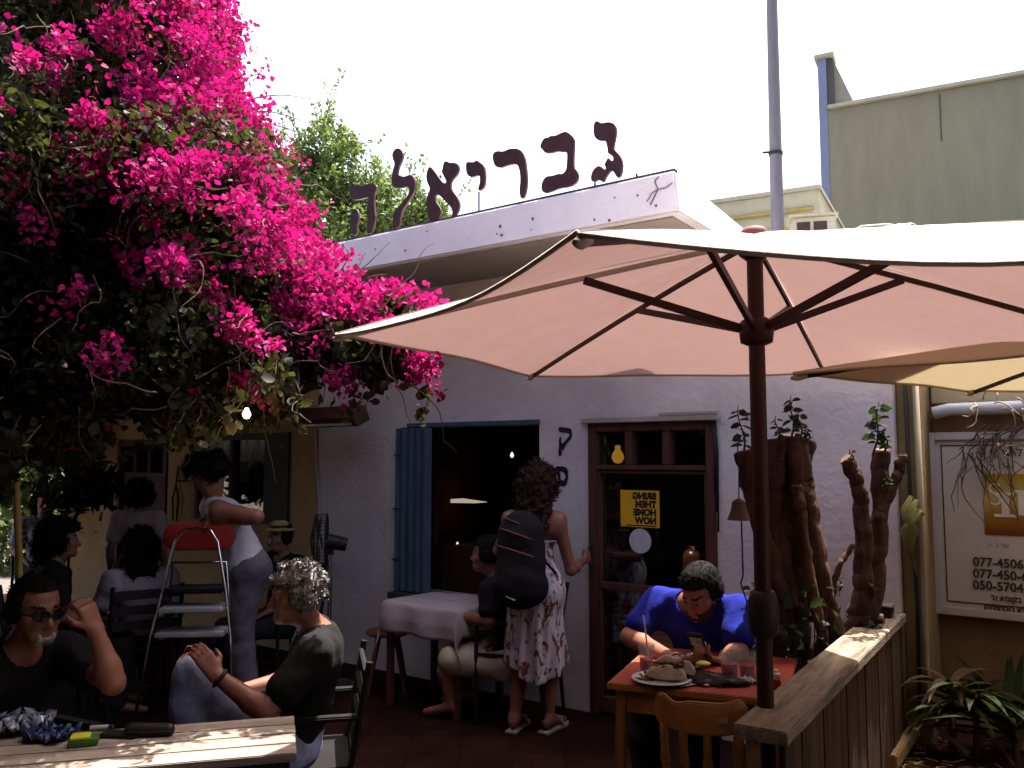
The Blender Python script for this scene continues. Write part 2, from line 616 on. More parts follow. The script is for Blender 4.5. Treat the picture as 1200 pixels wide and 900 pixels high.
    for sdn in (-1, 1):
        fd.ell(H(.031 * sdn, .098, .006), vec((.019, .018, .013)) * hs, HM, k=.014, neg=True)
        fd.ell(H(.031 * sdn, .077, .006), vec((.0135, .0135, .0125)) * hs, HM, k=.002)
        fd.cone(H(.05 * sdn, .05, -.02), H(.03 * sdn, .075, -.03), .018 * hs, .016 * hs, k=.02)
        fd.ell(H(.077 * sdn, -.012, -.005), vec((.010, .02, .032)) * hs, HM, k=.008)
    fd.cone(H(0, .086, .012), H(0, .108, -.03), .008 * hs, .013 * hs, k=.010)
    fd.cone(H(-.011, .097, -.036), H(.011, .097, -.036), .008 * hs, .008 * hs, k=.008)
    fd.cone(H(-.02, .083, -.058), H(.02, .083, -.058), .007 * hs, .007 * hs, k=.006)
    fd.cone(H(-.017, .082, -.069), H(.017, .082, -.069), .008 * hs, .008 * hs, k=.006)
    V, F = fd.mesh()
    # faces that are eyes or lips take their own colour
    fc = (V[F].mean(1) - hc) / hs
    loc_ = np.stack([fc @ hr, fc @ hf, fc @ hu], axis=1)
    mi = np.zeros(len(F), dtype=int)
    for sdn in (-1, 1):
        q = loc_ - vec((.031 * sdn, .077, .006))
        eye = (np.linalg.norm(q / vec((.0145, .0155, .0105)), axis=1) < 1)
        mi[eye] = 1
        q = loc_ - vec((.031 * sdn, .0905, .005))
        mi[np.linalg.norm(q, axis=1) < .0065] = 2
        brow = (abs(loc_[:, 0] - .033 * sdn) < .02) & (abs(loc_[:, 2] - .033 - .10 * (abs(loc_[:, 0]) - .033)) < .0042) & (loc_[:, 1] > .05) & (loc_[:, 1] < .12)
        mi[brow] = 3
    lp = (abs(loc_[:, 0]) < .022) & (abs(loc_[:, 2] + .064) < .010) & (loc_[:, 1] > .07) & (loc_[:, 1] < .12)
    mi[lp] = 4
    hm = hair['mat'] if hair else mat('dark_hair', (.012, .008, .006), .5)
    np_mesh('body', V, F, [skin, mat('eye_white', (.14, .11, .10), .35), mat('eye_iris', (.02, .012, .008), .2), hm,
                           lips or mat('lip', (.22, .08, .07), .5)], root, True, mi)
    # hair
    if hair:
        k = hair['kind']
        hd = Field(hc - .34, hc + .24, h)
        vol = hair.get('vol', .0)
        hd.ell(H(0, -.016, .040), vec((.084 + vol, .102 + vol, .094 + vol)) * hs, HM, k=.01)
        hd.cone(H(-.06, -.03, -.0), H(.06, -.03, -.0), .04 + vol, .04 + vol, k=.02)
        def face_off(X):
            q = (X - hc) / hs
            x, y, z = q @ hr, q @ hf, q @ hu
            lim = hair.get('line', .068)
            a = np.minimum(y - (.028 - .5 * np.clip(-z, 0, .1)), lim - z)      # >0 in the face
            b = -(z + hair.get('nape', .07))
            return np.maximum(np.maximum(a, b), -1)
        hd.cut(face_off)
        if k == 'curly': hd.noise(.006, 90, 3, 14)
        else: hd.noise(.0016, 110, 5, 14)
        if k in ('long', 'bun', 'wild'):
            L = hair.get('len', .28)
            for sdx in (-1, 0, 1):
                hd.cone(H(.05 * sdx, -.06, .02), H(.055 * sdx, -.085 - .02, .02 - L), .05 + vol, .032 + vol * .5, k=.03)
            if k == 'bun': hd.ell(H(0, -.05, .145), (.05, .05, .045), k=.015)
            if k == 'wild' or hair.get('messy'): hd.noise(.008, 60, 8, 14)
        V, F = hd.mesh()
        if len(F):
            nst = 900 if k == 'short' else 2400
            q = V[rng.choice(len(V), nst)]; nn = q - (hc + hu * .02); nn /= np.linalg.norm(nn, axis=1, keepdims=True)
            dn = nn * (.35 if k == 'short' else .7) + np.cross(nn, hr) * -.5 + rng.normal(size=nn.shape) * (.35 if k == 'short' else .8)
            sz = rng.uniform(.010, .022, nst) if k == 'short' else (rng.uniform(.012, .024, nst) if k == 'curly' else rng.uniform(.018, .042, nst))
            V2, F2 = leaves(q - nn * .004, sz, .10 if k != 'curly' else .16, .0, dn, 3.0 if k == 'curly' else 1.5)
            F = np.concatenate([F, F2 + len(V)]); V = np.concatenate([V, V2])
            np_mesh('hair', V, F, hair['mat'], root, True)
        if hair.get('beard'):
            bd = Field(hc - .2, hc + .2, h * .8)
            bd.ell(H(0, .022, -.048), vec((.063, .074, .075)) * hs, HM, k=.02)
            bd.cone(H(-.028, .066, -.080), H(.028, .066, -.080), .026 * hs, .026 * hs, k=.03)
            lowz = hair.get('btop', -.045); bx = hair.get('bx', 1.0)
            def keep(X):
                q = (X - hc) / hs
                x, y, z = q @ hr, q @ hf, q @ hu
                top = lowz + .9 * np.clip(abs(x) - .03, 0, 1)
                mouth = np.minimum(np.minimum(.02 - abs(x), .011 - abs(z + .064)), y - .05)
                return np.maximum(np.maximum(np.maximum(z - top, abs(x) - bx), mouth), .0 - y)
            bd.cut(keep); bd.noise(.001, 120, 4, 10)
            V, F = bd.mesh()
            if len(F): np_mesh('beard', V, F, hair.get('bmat', hair['mat']), root, True)
    for c in clothes:
        cd = Field(lo, hi, h)
        k = c['kind']; off = c.get('off', .012)
        if k in ('tee', 'tank', 'long_shirt'):
            torso(cd, off, low=True)
            to = {'tee': .62, 'tank': .0, 'long_shirt': 1.92}[k]
            if to > 0:
                for n in 'LR': arm(cd, n, off + .006, to, flare=.008 if k == 'tee' else .004)
            nk = J['neck'] + front * .035 + spine * .015
            hem = J['pel'] - spine * c.get('hem', .03)
            shl, shr, ch0 = J['shL'], J['shR'], J['chest']
            def g(X):
                a = c.get('neck', .078) - np.linalg.norm(X - nk, axis=-1)
                b = -((X - hem) @ spine)
                r_ = np.maximum(a, b)
                r_ = np.maximum(r_, (X - (J['neck'] + spine * .035)) @ spine)
                if k == 'tank':
                    for sp, sg in ((shl, -1), (shr, 1)):
                        r_ = np.maximum(r_, .098 - np.linalg.norm(X - (sp + sx * .045 * sg - spine * .02), axis=-1))
                return r_
            cd.noise(.0032, c.get('fold', 34), c.get('seed', 1), 8)
            cd.cut(g)
            nm = {'tee': 't_shirt', 'tank': 'tank_top', 'long_shirt': 'shirt'}[k]
        elif k in ('trousers', 'shorts'):
            w = J['pel'] + spine * .08
            cd.cone(J['pel'] + spine * .06, J['pel'], .130 * B + off, .14 * B + off, k=.04, flat=(front, 1.3))
            cd.cone(J['hipL'], J['hipR'], .106 * B + off, .106 * B + off, k=.05)
            for n in 'LR': leg(cd, n, off + .004, 1.93 if k == 'trousers' else .85, flare=.018 if k == 'trousers' else .03)
            cd.noise(.004, 24, c.get('seed', 2), 8)
            def wc(X):
                q = X - w; hgt_ = q @ spine
                return np.minimum(hgt_, .22 - np.linalg.norm(q - hgt_[..., None] * spine, axis=-1))
            cd.cut(wc)
            nm = k
        elif k == 'dress':
            torso(cd, off, low=True)
            kz = c.get('hem_z', .35)
            top = J['pel'] * 1.0
            cd.cone(top, vec((top[0], top[1] + .02, kz)), .15 + off, .19 + off, k=.08, flat=(vec((0, 1, 0)), 1.25))
            X = cd.grid()
            th = np.arctan2(X[..., 1] - top[1], X[..., 0] - top[0])
            fall = np.clip((top[2] - X[..., 2]) / .4, 0, 1)
            cd.f = cd.f + (.016 * np.sin(th * 9 + X[..., 2] * 3) + .01 * np.sin(th * 17 - X[..., 2] * 6)) * fall
            tz = c.get('top_z', 1.27)
            cd.cut(lambda X: np.maximum(X[..., 2] - tz, kz + .05 * np.sin(np.arctan2(X[..., 1], X[..., 0]) * 2 + .6) - X[..., 2]))
            nm = 'dress'
        elif k == 'shoes':
            for n in 'LR':
                an, toe = J['an' + n], J['toe' + n]
                fdir = nrm(toe - an)
                cd.cone(an + vec((0, 0, .0)), an - fdir * .03 + vec((0, 0, -.035)), .046 * B, .042 * B, k=.02)
                cd.cone(an + vec((0, 0, -.02)), toe + fdir * .015, .045 * B, .034 * B, k=.02)
            nm = 'shoes'
        cd.cut(lambda X: .004 - X[..., 2])
        V, F = cd.mesh()
        if len(F):
            mm = c['mat']
            mi = c['index'](V[F].mean(1), J) if 'index' in c else None
            np_mesh(nm, V, F, mm, root, True, mi)
    return root, dict(H=H, HM=HM, hr=hr, hf=hf, hu=hu, hc=hc, spine=spine, front=front, sx=sx)
# ================================================================== the setting
m_ground = mat('street_paving', (.10, .085, .075), .9, .2, 3, .4, 30)
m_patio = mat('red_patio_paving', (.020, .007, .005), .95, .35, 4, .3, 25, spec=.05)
def tile_joints(m, size=.30, depth=.5):
    """paving joints on an existing material"""
    nt = m.node_tree; bs = nt.nodes["Principled BSDF"]
    tc = nt.nodes.new("ShaderNodeTexCoord"); br = nt.nodes.new("ShaderNodeTexBrick")
    br.inputs["Scale"].default_value = 1.0; br.inputs["Brick Width"].default_value = size; br.inputs["Row Height"].default_value = size
    br.inputs["Mortar Size"].default_value = .006; br.offset = 0.0
    br.inputs["Color1"].default_value = (1, 1, 1, 1); br.inputs["Color2"].default_value = (.6, .6, .6, 1); br.inputs["Mortar"].default_value = (.45, .45, .45, 1)
    nt.links.new(tc.outputs["Object"], br.inputs["Vector"])
    old = bs.inputs["Base Color"].links[0].from_socket
    mx = nt.nodes.new("ShaderNodeMix"); mx.data_type = 'RGBA'; mx.blend_type = 'MULTIPLY'; mx.inputs[0].default_value = 1.0
    nt.links.new(old, mx.inputs[6]); nt.links.new(br.outputs["Color"], mx.inputs[7]); nt.links.new(mx.outputs[2], bs.inputs["Base Color"])
tile_joints(m_patio)
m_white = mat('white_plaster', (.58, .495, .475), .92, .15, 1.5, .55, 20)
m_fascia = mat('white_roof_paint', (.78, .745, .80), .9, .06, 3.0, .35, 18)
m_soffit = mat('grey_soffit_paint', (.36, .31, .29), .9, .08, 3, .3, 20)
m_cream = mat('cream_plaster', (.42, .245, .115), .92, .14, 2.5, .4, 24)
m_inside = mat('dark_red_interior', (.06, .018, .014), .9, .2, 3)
m_brownwood = mat('reddish_brown_door_wood', (.075, .029, .020), .6, .5, 5, .4, 40, stretch=(1, 1, .12))
m_bluewood = mat('faded_blue_shutter_paint', (.055, .080, .115), .75, .25, 6, .3, 40, stretch=(2, 2, .3))
m_darkmetal = mat('dark_metal', (.02, .018, .018), .5, .2, 10)
m_letter = mat('rust_brown_letter_paint', (.050, .018, .022), .6, .3, 14)
m_paintblack = mat('black_wall_paint', (.018, .012, .014), .8, .1, 10)
glass = glass_mat('window_glass', ior=2.3)

g = MB(); g.add([(-80, -60, -.02), (80, -60, -.02), (80, 120, -.02), (-80, 120, -.02)], [(0, 1, 2, 3)])
tag(g.build('ground', m_ground), kind='structure')
g = MB()
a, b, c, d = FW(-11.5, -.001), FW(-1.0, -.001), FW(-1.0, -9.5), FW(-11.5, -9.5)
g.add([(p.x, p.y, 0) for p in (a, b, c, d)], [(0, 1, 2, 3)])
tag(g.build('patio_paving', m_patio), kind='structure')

def wall_holes(name, u0, u1, z0, z1, holes, y0, y1, material, parent):
    """one wall slab in the parent's frame (x along the front, y into the house) with real openings"""
    us = sorted(set([u0, u1] + [h[0] for h in holes] + [h[1] for h in holes]))
    zs = sorted(set([z0, z1] + [h[2] for h in holes] + [h[3] for h in holes]))
    us = [u for u in us if u0 <= u <= u1]; zs = [z for z in zs if z0 <= z <= z1]
    solid = [[not any(h[0] - 1e-6 <= us[i] and us[i + 1] <= h[1] + 1e-6 and h[2] - 1e-6 <= zs[j] and zs[j + 1] <= h[3] + 1e-6 for h in holes)
              for j in range(len(zs) - 1)] for i in range(len(us) - 1)]
    bm = bmesh.new(); cache = {}
    def V(i, j, y):
        k = (i, j, y)
        if k not in cache: cache[k] = bm.verts.new((us[i], y, zs[j]))
        return cache[k]
    ni, nj = len(us) - 1, len(zs) - 1
    S = lambda i, j: 0 <= i < ni and 0 <= j < nj and solid[i][j]
    for i in range(ni):
        for j in range(nj):
            if not solid[i][j]: continue
            bm.faces.new((V(i, j, y0), V(i + 1, j, y0), V(i + 1, j + 1, y0), V(i, j + 1, y0)))
            bm.faces.new((V(i, j, y1), V(i, j + 1, y1), V(i + 1, j + 1, y1), V(i + 1, j, y1)))
            for (di, dj, e) in ((-1, 0, ((i, j), (i, j + 1))), (1, 0, ((i + 1, j), (i + 1, j + 1))),
                                (0, -1, ((i, j), (i + 1, j))), (0, 1, ((i, j + 1), (i + 1, j + 1)))):
                if not S(i + di, j + dj):
                    (a, b), (c, d) = e
                    bm.faces.new((V(a, b, y0), V(c, d, y0), V(c, d, y1), V(a, b, y1)))
    bmesh.ops.recalc_face_normals(bm, faces=bm.faces)
    me = bpy.data.meshes.new(name); bm.to_mesh(me); bm.free()
    me.materials.append(material)
    o = bpy.data.objects.new(name, me); COL.objects.link(o); o.parent = parent
    return o

# ------------------------------------------------------------------ the cafe
cafe = thing('cafe_building', 'low white cafe with flat overhanging roof and Hebrew sign, brown glass door, blue shutter', 'building',
             FW(0, 0, 0), FA)
def fz(px, py, n=0.0): return FP(px, py, n)
dl, dtop = fz(690, 496); dr, _ = fz(838, 492); dtop = 1.92
_, dtop = fz(760, 494)
wl, wtop = fz(506, 500); wr, _ = fz(632, 498)
sl, _ = fz(470, 505)
_, wbot = fz(560, 704)
s_door = (fz(140, 515)[0], fz(198, 515)[0], 0.0, fz(170, 515)[1])
s_win = (fz(232, 508)[0], fz(341, 508)[0], fz(290, 612)[1], fz(290, 508)[1])
u_end = fz(1051, 600)[0]
u_mid = fz(372, 600)[0]
u_left = fz(74, 600)[0]
ROOFZ = 3.10
W_R = 2.22                                            # the lower garden wall right of the roof
u_roof = fz(842, 300)[0]
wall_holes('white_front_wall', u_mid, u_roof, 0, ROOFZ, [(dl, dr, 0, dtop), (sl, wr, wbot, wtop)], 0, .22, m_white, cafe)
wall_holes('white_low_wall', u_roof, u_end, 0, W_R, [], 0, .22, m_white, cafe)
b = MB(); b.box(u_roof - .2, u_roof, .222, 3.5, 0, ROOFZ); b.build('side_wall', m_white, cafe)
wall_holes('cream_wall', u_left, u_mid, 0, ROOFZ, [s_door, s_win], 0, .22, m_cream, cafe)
# the rooms behind the openings
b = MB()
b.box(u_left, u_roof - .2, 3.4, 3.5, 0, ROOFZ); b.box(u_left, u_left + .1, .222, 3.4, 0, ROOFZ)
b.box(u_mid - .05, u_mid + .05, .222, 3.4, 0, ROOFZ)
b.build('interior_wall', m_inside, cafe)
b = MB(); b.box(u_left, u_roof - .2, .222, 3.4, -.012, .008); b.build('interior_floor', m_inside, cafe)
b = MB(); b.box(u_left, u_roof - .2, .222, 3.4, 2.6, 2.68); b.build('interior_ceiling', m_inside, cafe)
# roof slab with a tapered right end
OV = -.75
ur = fz(791, 220, OV)[0]
zb, zt = fz(791, 249, OV)[1], fz(791, 199, OV)[1]
ul = u_left - .5
bm_ = MB()
e2 = .34                                             # the end wall swings back to the right
yb = 3.6
yb = 3.5
pl = [(ul, OV), (ur, OV), (ur - .42, yb), (ul, yb)]
plb = [(ul, OV), (ur + .02, OV), (ur - .10, yb), (ul, yb)]
n_ = len(pl)
V_ = [(x, y, zb) for x, y in plb] + [(x, y, zt) for x, y in pl]
bm_.add(V_, [tuple(range(n_))[::-1], tuple(range(n_, 2 * n_))] + [(i, (i + 1) % n_, (i + 1) % n_ + n_, i + n_) for i in range(n_)])
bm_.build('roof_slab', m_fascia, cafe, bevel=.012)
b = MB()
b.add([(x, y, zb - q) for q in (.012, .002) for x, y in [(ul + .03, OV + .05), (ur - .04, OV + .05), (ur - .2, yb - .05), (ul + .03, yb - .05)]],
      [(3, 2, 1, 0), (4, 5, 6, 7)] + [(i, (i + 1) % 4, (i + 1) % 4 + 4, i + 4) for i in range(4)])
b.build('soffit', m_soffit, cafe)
# wall infill between wall head and soffit
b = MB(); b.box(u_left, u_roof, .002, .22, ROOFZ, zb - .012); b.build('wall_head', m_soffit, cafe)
# plaster cracks and knocks on the fascia: shallow chips
for _ in range(24):
    b = MB()
    u = rng.uniform(ur - 3.6, ur - .05); z = rng.uniform(zb + .02, zt - .03); r = rng.uniform(.004, .012); q = rng.uniform(.7, 1.4)
    b.lathe((0, 0, 0), [(0.001, 0), (r, 0), (r, .004), (0.001, .004)], 7)
    b.v = [(u + x, OV - .0005 - zz_ * .5, z + y * q) for x, y, zz_ in b.v]
    b.build('plaster_chip', mat('grey_render', (.16, .13, .14), .95), cafe)
b = MB()
pc = [fz(px, py, OV - .004) for px, py in ((758, 236), (764, 226), (771, 222), (780, 220), (788, 214))]
b.tube([(u, OV - .003, z) for u, z in pc], .0028, 6)
pc = [fz(px, py, OV - .004) for px, py in ((771, 222), (767, 212), (772, 207))]
b.tube([(u, OV - .003, z) for u, z in pc], .0035, 6)
pc = [fz(px, py, OV - .004) for px, py in ((771, 222), (762, 240))]
b.tube([(u, OV - .003, z) for u, z in pc], .004, 6)
b.build('plaster_crack', mat('grey_render', (.16, .13, .14), .95), cafe)

# --- the brown glazed door
df = thing('door', None, None, (0, 0, 0)); df.parent = cafe
b = MB(); fw = .062
b.box(dl, dl + fw, -.02, .10, 0, dtop); b.box(dr - fw, dr, -.02, .10, 0, dtop); b.box(dl + fw, dr - fw, -.02, .10, dtop - fw, dtop)
zt1 = fz(760, 545)[1]; zt0 = fz(760, 551)[1]
b.box(dl + fw, dr - fw, -.018, .09, zt0, zt1)
for px in (737, 781):
    u = fz(px, 520)[0]; b.box(u - .028, u + .028, -.014, .08, zt1, dtop - fw)
b.build('frame', m_brownwood, df, bevel=.006)
b = MB(); zr = fz(760, 691)[1]
b.box(dl + fw, dl + fw + .022, .0, .07, 0.02, zt0 - .004); b.box(dr - fw - .022, dr - fw, 0, .07, .02, zt0 - .004)
b.box(dl + fw + .022, dr - fw - .022, 0, .07, zr - .025, zr + .02); b.box(dl + fw + .022, dr - fw - .022, 0, .07, .02, .12)
b.box(dl + fw + .022, dr - fw - .022, 0, .07, zt0 - .025, zt0 - .004)
b.build('door_leaf', m_brownwood, df, bevel=.005)
b = MB()
b.box(dl + fw + .018, dr - fw - .018, .034, .040, .115, zr - .022); b.box(dl + fw + .018, dr - fw - .018, .034, .040, zr + .017, zt0 - .022)
b.build('door_pane', glass, df)
for (p0, p1) in ((None, 737), (737, 781), (781, None)):
    a0 = dl + fw - .005 if p0 is None else fz(p0, 520)[0] + .024
    a1 = dr - fw + .005 if p1 is None else fz(p1, 520)[0] - .024
    b = MB(); b.box(a0, a1, .034, .040, zt1 - .005, dtop - fw + .005); b.build('transom_pane', glass, df)
b = MB(); b.box(dl - .03, dr + .035, -.06, -.0205, dtop - .004, dtop + .03); b.box(dl + .55, dr + .03, -.055, -.0205, dtop + .031, dtop + .052)
b.build('door_hood', mat('weathered_pale_wood', (.34, .28, .24), .85, .3, 6, .3, 30, stretch=(.2, 1, 1)), df, bevel=.004)
b = MB(); hz = fz(690, 650)[1]
b.tube([(dl + .03, -.022, hz - .07), (dl + .03, -.06, hz - .06), (dl + .03, -.06, hz + .06), (dl + .03, -.022, hz + .07)], .008, 8)
b.build('handle', m_darkmetal, df, smooth=True)
b = MB()
for k in range(3):
    b.tube([(dr - .005 + .01 * k, -.03, dtop - .01), (dr + .012 + .008 * k, -.035, dtop - .2), (dr - .0 + .01 * k, -.032, dtop - .45 - .12 * k)], .006, 6)
b.build('door_seal_strip', m_darkmetal, df, smooth=True)

# --- notice on the glass, seen from behind, and the round sticker
def onpane(px, py): return FP(px, py, .030)
pu0, pz1 = onpane(727, 574); pu1, pz0 = onpane(773, 619)
po = thing('notice', None, None); po.parent = df
b = MB(); b.box(pu0, pu1, .0305, .033, pz0, pz1)
b.build('paper', mat('yellow_notice_paper', (.62, .34, .012), .7, .06, 5), po)
ps = (pz1 - pz0) / 4.6
for i, w in enumerate(("BRING", "THEM", "HOME", "NOW")):
    zz = pz1 - ps * (1.08 + i * 1.02)
    text_mesh(w, ps * 1.12, lambda x, y, zz=zz: Vector((pu1 - .022 - x, .0297, zz + y)), 'lettering', m_paintblack, po, offset=.004)
b = MB(); zu = pz1 - ps * (1.08 + 3 * 1.02) - .018
b.box(pu1 - .022 - .22, pu1 - .022, .0295, .0300, zu, zu + .008); b.build('underline', m_paintblack, po)
cu, cz = onpane(750, 634)
rc = fz(763, 634)[0] - fz(750, 634)[0]
b = MB(); ring = [(cu + rc * math.cos(t * math.pi / 24), .0305, cz + rc * math.sin(t * math.pi / 24)) for t in range(48)]
b.add(ring + [(x, .033, z) for x, y, z in ring], [tuple(range(48)), tuple(range(48, 96))[::-1]] + [(i, (i + 1) % 48, (i + 1) % 48 + 48, i + 48) for i in range(48)])
b.build('round_sticker', mat('pale_sticker', (.46, .44, .46), .6, .05), df)

# --- window opening with folded blue shutter
wf = thing('window', None, None); wf.parent = cafe
b = MB(); b.box(wl - .25, wr + .01, -.022, -.002, wtop - .004, wtop + .030)
b.build('blue_frame', m_bluewood, wf, bevel=.004)
b = MB(); b.box(sl - .04, wr + .05, -.10, .20, wbot - .05, wbot); b.build('sill', mat('dark_stone', (.05, .04, .04), .8), wf, bevel=.006)
sh = thing('folding_shutter', None, None); sh.parent = cafe
nl = 9
b = MB(); x0, x1 = sl - .01, fz(508, 600)[0] - .02
for i in range(nl):
    a0 = x0 + (x1 - x0) * i / nl; a1 = x0 + (x1 - x0) * (i + 1) / nl
    ya, yb2 = (-.05, -.005) if i % 2 == 0 else (-.005, -.05)
    b.bar((a0, ya, (wbot + wtop) / 2), (a1, yb2, (wbot + wtop) / 2), wtop - wbot - .02, .016, up=(0, 1, 0))
b.build('shutter_leaf', m_bluewood, sh, bevel=.003)
for z in (wbot + .25, (wbot + wtop) / 2, wtop - .22):
    b = MB(); b.bar((x0 - .03, -.01, z), (x0 + .02, -.055, z), .05, .012, up=(0, 0, 1)); b.build('hinge', m_darkmetal, sh)
# inside the window: counter, shelf, pale lamp, pendant, glowing ledge
b = MB(); b.box(sl, wr + .4, .5, 1.0, 0, .95); b.box(wl + .1, wr + .3, 2.9, 3.38, 1.0, 1.05); b.box(wl + .1, wr + .3, 2.9, 3.38, 1.45, 1.5)
b.build('counter', mat('dark_counter_wood', (.05, .02, .015), .6), cafe, bevel=.01)
pa = FP(514, 510, .6); pb = FP(511, 625, .6)
b = MB(); b.tube([(pa[0], .6, wtop - .03), (pb[0], .6, .95)], .012, 8)
b.build('interior_post', mat('brown_post', (.10, .035, .03), .6), cafe)
q0, q1 = FP(528, 584, 1.6), FP(556, 589, 1.6)
b = MB(); b.add([(q0[0], 1.6, q1[1] - .012), (q1[0], 1.6, q1[1] - .006), (q1[0], 1.6, q1[1]), (q0[0], 1.6, q1[1] + .026), (q0[0], 1.8, q1[1] - .012), (q1[0], 1.8, q1[1] - .006), (q1[0], 1.8, q1[1]), (q0[0], 1.8, q1[1] + .026)], [(0, 1, 2, 3), (7, 6, 5, 4), (0, 4, 5, 1), (1, 5, 6, 2), (2, 6, 7, 3), (3, 7, 4, 0)]); b.build('glowing_shelf_edge', mat('glowing_ledge', (.7, .62, .52), .5, emit=((1, .8, .6), .12)), cafe)  # ledge glows by emission to look lit, not a lamp
m_bulb = mat('warm_bulb', (.9, .8, .6), .4, emit=((1.0, .70, .35), 6.0))
def bulb(parent, p, r=.028, m=None, name='bulb'):
    b = MB(); b.lathe((p[0], p[1], p[2]), [(.001, -r), (r * .6, -r * .8), (r, -.1 * r), (r * .85, r * .6), (r * .45, r * 1.2), (r * .4, r * 1.9)], 14)
    return b.build(name, m or m_bulb, parent, smooth=True)
q = FP(600, 534, 1.8); bulb(cafe, (q[0], 1.8, q[1]), .017, mat('white_bulb', (.9, .9, .9), .4, emit=((1, .95, .85), 1.2)), 'interior_lamp')
q = FP(536, 641, .75); bulb(cafe, (q[0], .75, q[1]), .022, mat('dim_bulb', (.9, .9, .9), .4, emit=((1, .9, .75), .25)), 'counter_lamp')
q = FP(724, 536, .9); bulb(cafe, (q[0], .9, q[1]), .05, mat('amber_lamp', (.9, .5, .1), .4, emit=((1.0, .42, .05), .16)), 'amber_lamp')
# wicker chair back seen through the lower pane
q = FP(730, 745, .55)
b = MB()
for k in range(11): b.tube([(q[0] - .3 + .01 * (k % 2), .55 + .004 * k, q[1] - .22 + .045 * k), (q[0], .50, q[1] - .215 + .045 * k), (q[0] + .38, .6, q[1] - .22 + .045 * k)], .020, 8)
b.build('wicker_screen', mat('wicker', (.16, .075, .03), .8, .4, 20), cafe, smooth=True)
# --- small door and wide window in the cream wall
b = MB(); x0, x1, z0, z1 = s_door
b.box(x0, x0 + .07, -.02, .1, 0, z1); b.box(x1 - .07, x1, -.02, .1, 0, z1); b.box(x0 + .07, x1 - .07, -.02, .1, z1 - .07, z1)
zm = z1 - .38
b.box(x0 + .07, x1 - .07, -.015, .09, zm - .03, zm + .03)
for k in (1, 2):
    u = x0 + .07 + (x1 - x0 - .14) * k / 3; b.box(u - .025, u + .025, -.01, .08, zm + .03, z1 - .07)
b.box(x0 + .07, x1 - .07, .03, .08, .02, zm - .03)
sd_ = b.build('side_door', mat('brown_side_door', (.06, .022, .012), .6, .3, 6), cafe, bevel=.006)
b = MB(); b.box(x0 + .06, x1 - .06, .034, .040, zm + .02, z1 - .06); b.build('pane', glass, sd_)
b = MB(); x0, x1, z0, z1 = s_win
b.box(x0, x0 + .06, -.02, .1, z0, z1); b.box(x1 - .35, x1, -.02, .1, z0, z1); b.box(x0 + .06, x1 - .35, -.02, .1, z1 - .06, z1); b.box(x0 + .06, x1 - .35, -.02, .1, z0, z0 + .06)
u = (x0 + x1) / 2 - .15; b.box(u - .03, u + .03, -.01, .08, z0 + .06, z1 - .06)
sw_ = b.build('side_window', mat('dark_window_frame', (.028, .014, .011), .6, .3, 6), cafe, bevel=.006)
b = MB(); b.box(x0 + .05, x1 - .33, .034, .040, z0 + .05, z1 - .05); b.build('pane', glass, sw_)
for px0, px1, py0, py1 in ((263, 272, 540, 590), (276, 292, 536, 566), (298, 304, 538, 575)):
    a0, zt_ = FP(px0, py0, .2); a1, zb_ = FP(px1, py1, .2)
    b = MB(); b.box(a0, a1, .20, .21, zb_, zt_); b.build('pinned_paper', mat('yellowed_paper', (.34, .27, .14), .8, .2, 30), sw_)
# --- painted letters beside the door
def tofront(a, b_, d): 
    u, z = FP(a, b_, 0); return Vector((u, -.002 - d, z))
def zz(pts, x0, y0, s): return [(x0 + x / s, y0 + y / s) for x, y in pts]
qof1 = zz([(205, 165), (250, 170), (300, 175), (330, 190), (327, 215), (333, 250), (320, 285), (288, 318), (265, 350), (252, 388), (240, 372), (233, 402), (230, 440), (205, 448), (202, 410), (210, 350), (206, 300), (215, 258), (228, 262), (228, 320), (245, 325), (280, 285), (308, 252), (308, 228), (270, 220), (205, 216)], 630, 480, 8.18)
prism([smooth_outline(qof1, 1)], [], .003, tofront, 'painted_letter', m_paintblack, cafe)
sam = zz([(176, 540), (265, 545), (290, 570), (297, 640), (285, 700), (268, 738), (215, 730), (205, 690), (185, 610), (172, 580)], 630, 480, 8.18)
hole = zz([(208, 592), (240, 590), (268, 620), (272, 655), (245, 685), (220, 665), (222, 620)], 630, 480, 8.18)
prism([smooth_outline(sam, 1)], [smooth_outline(hole, 1)], .003, tofront, 'painted_letter', m_paintblack, cafe)

# ------------------------------------------------------------------ roof sign
SN = OV + .05
sign = thing('rooftop_sign', 'dark brown Hebrew cut-out letters standing on a rail along the roof edge', 'sign', FW(0, 0, 0), FA)
def tosign(a, b_, d):
    u, z = FP(a, b_, SN); return Vector((u, SN + d, z))
A75 = lambda pts: zz(pts, 400, 190, 7.5)
he1 = A75([(75, 205), (95, 200), (130, 212), (190, 210), (215, 195), (280, 192), (308, 205), (310, 240), (290, 280), (285, 330), (290, 420), (300, 490), (285, 560), (262, 625), (222, 625), (222, 570), (235, 500), (222, 430), (225, 380), (245, 310), (200, 315), (150, 330), (95, 330), (72, 290)])
he2 = A75([(110, 410), (135, 410), (150, 450), (150, 510), (135, 560), (140, 610), (125, 640), (100, 640), (80, 580), (72, 520), (85, 440)])
lam = zz([(478, 240), (490, 221), (508, 222), (518, 245), (510, 270), (500, 290), (497, 315), (520, 322), (540, 313), (555, 322), (560, 345), (555, 375), (540, 400), (520, 430), (508, 455), (505, 497), (482, 502), (480, 460), (488, 440), (510, 415), (535, 385), (540, 365), (530, 355), (510, 362), (480, 360), (475, 330), (480, 300), (488, 275), (480, 258)], 300, 100, 3)
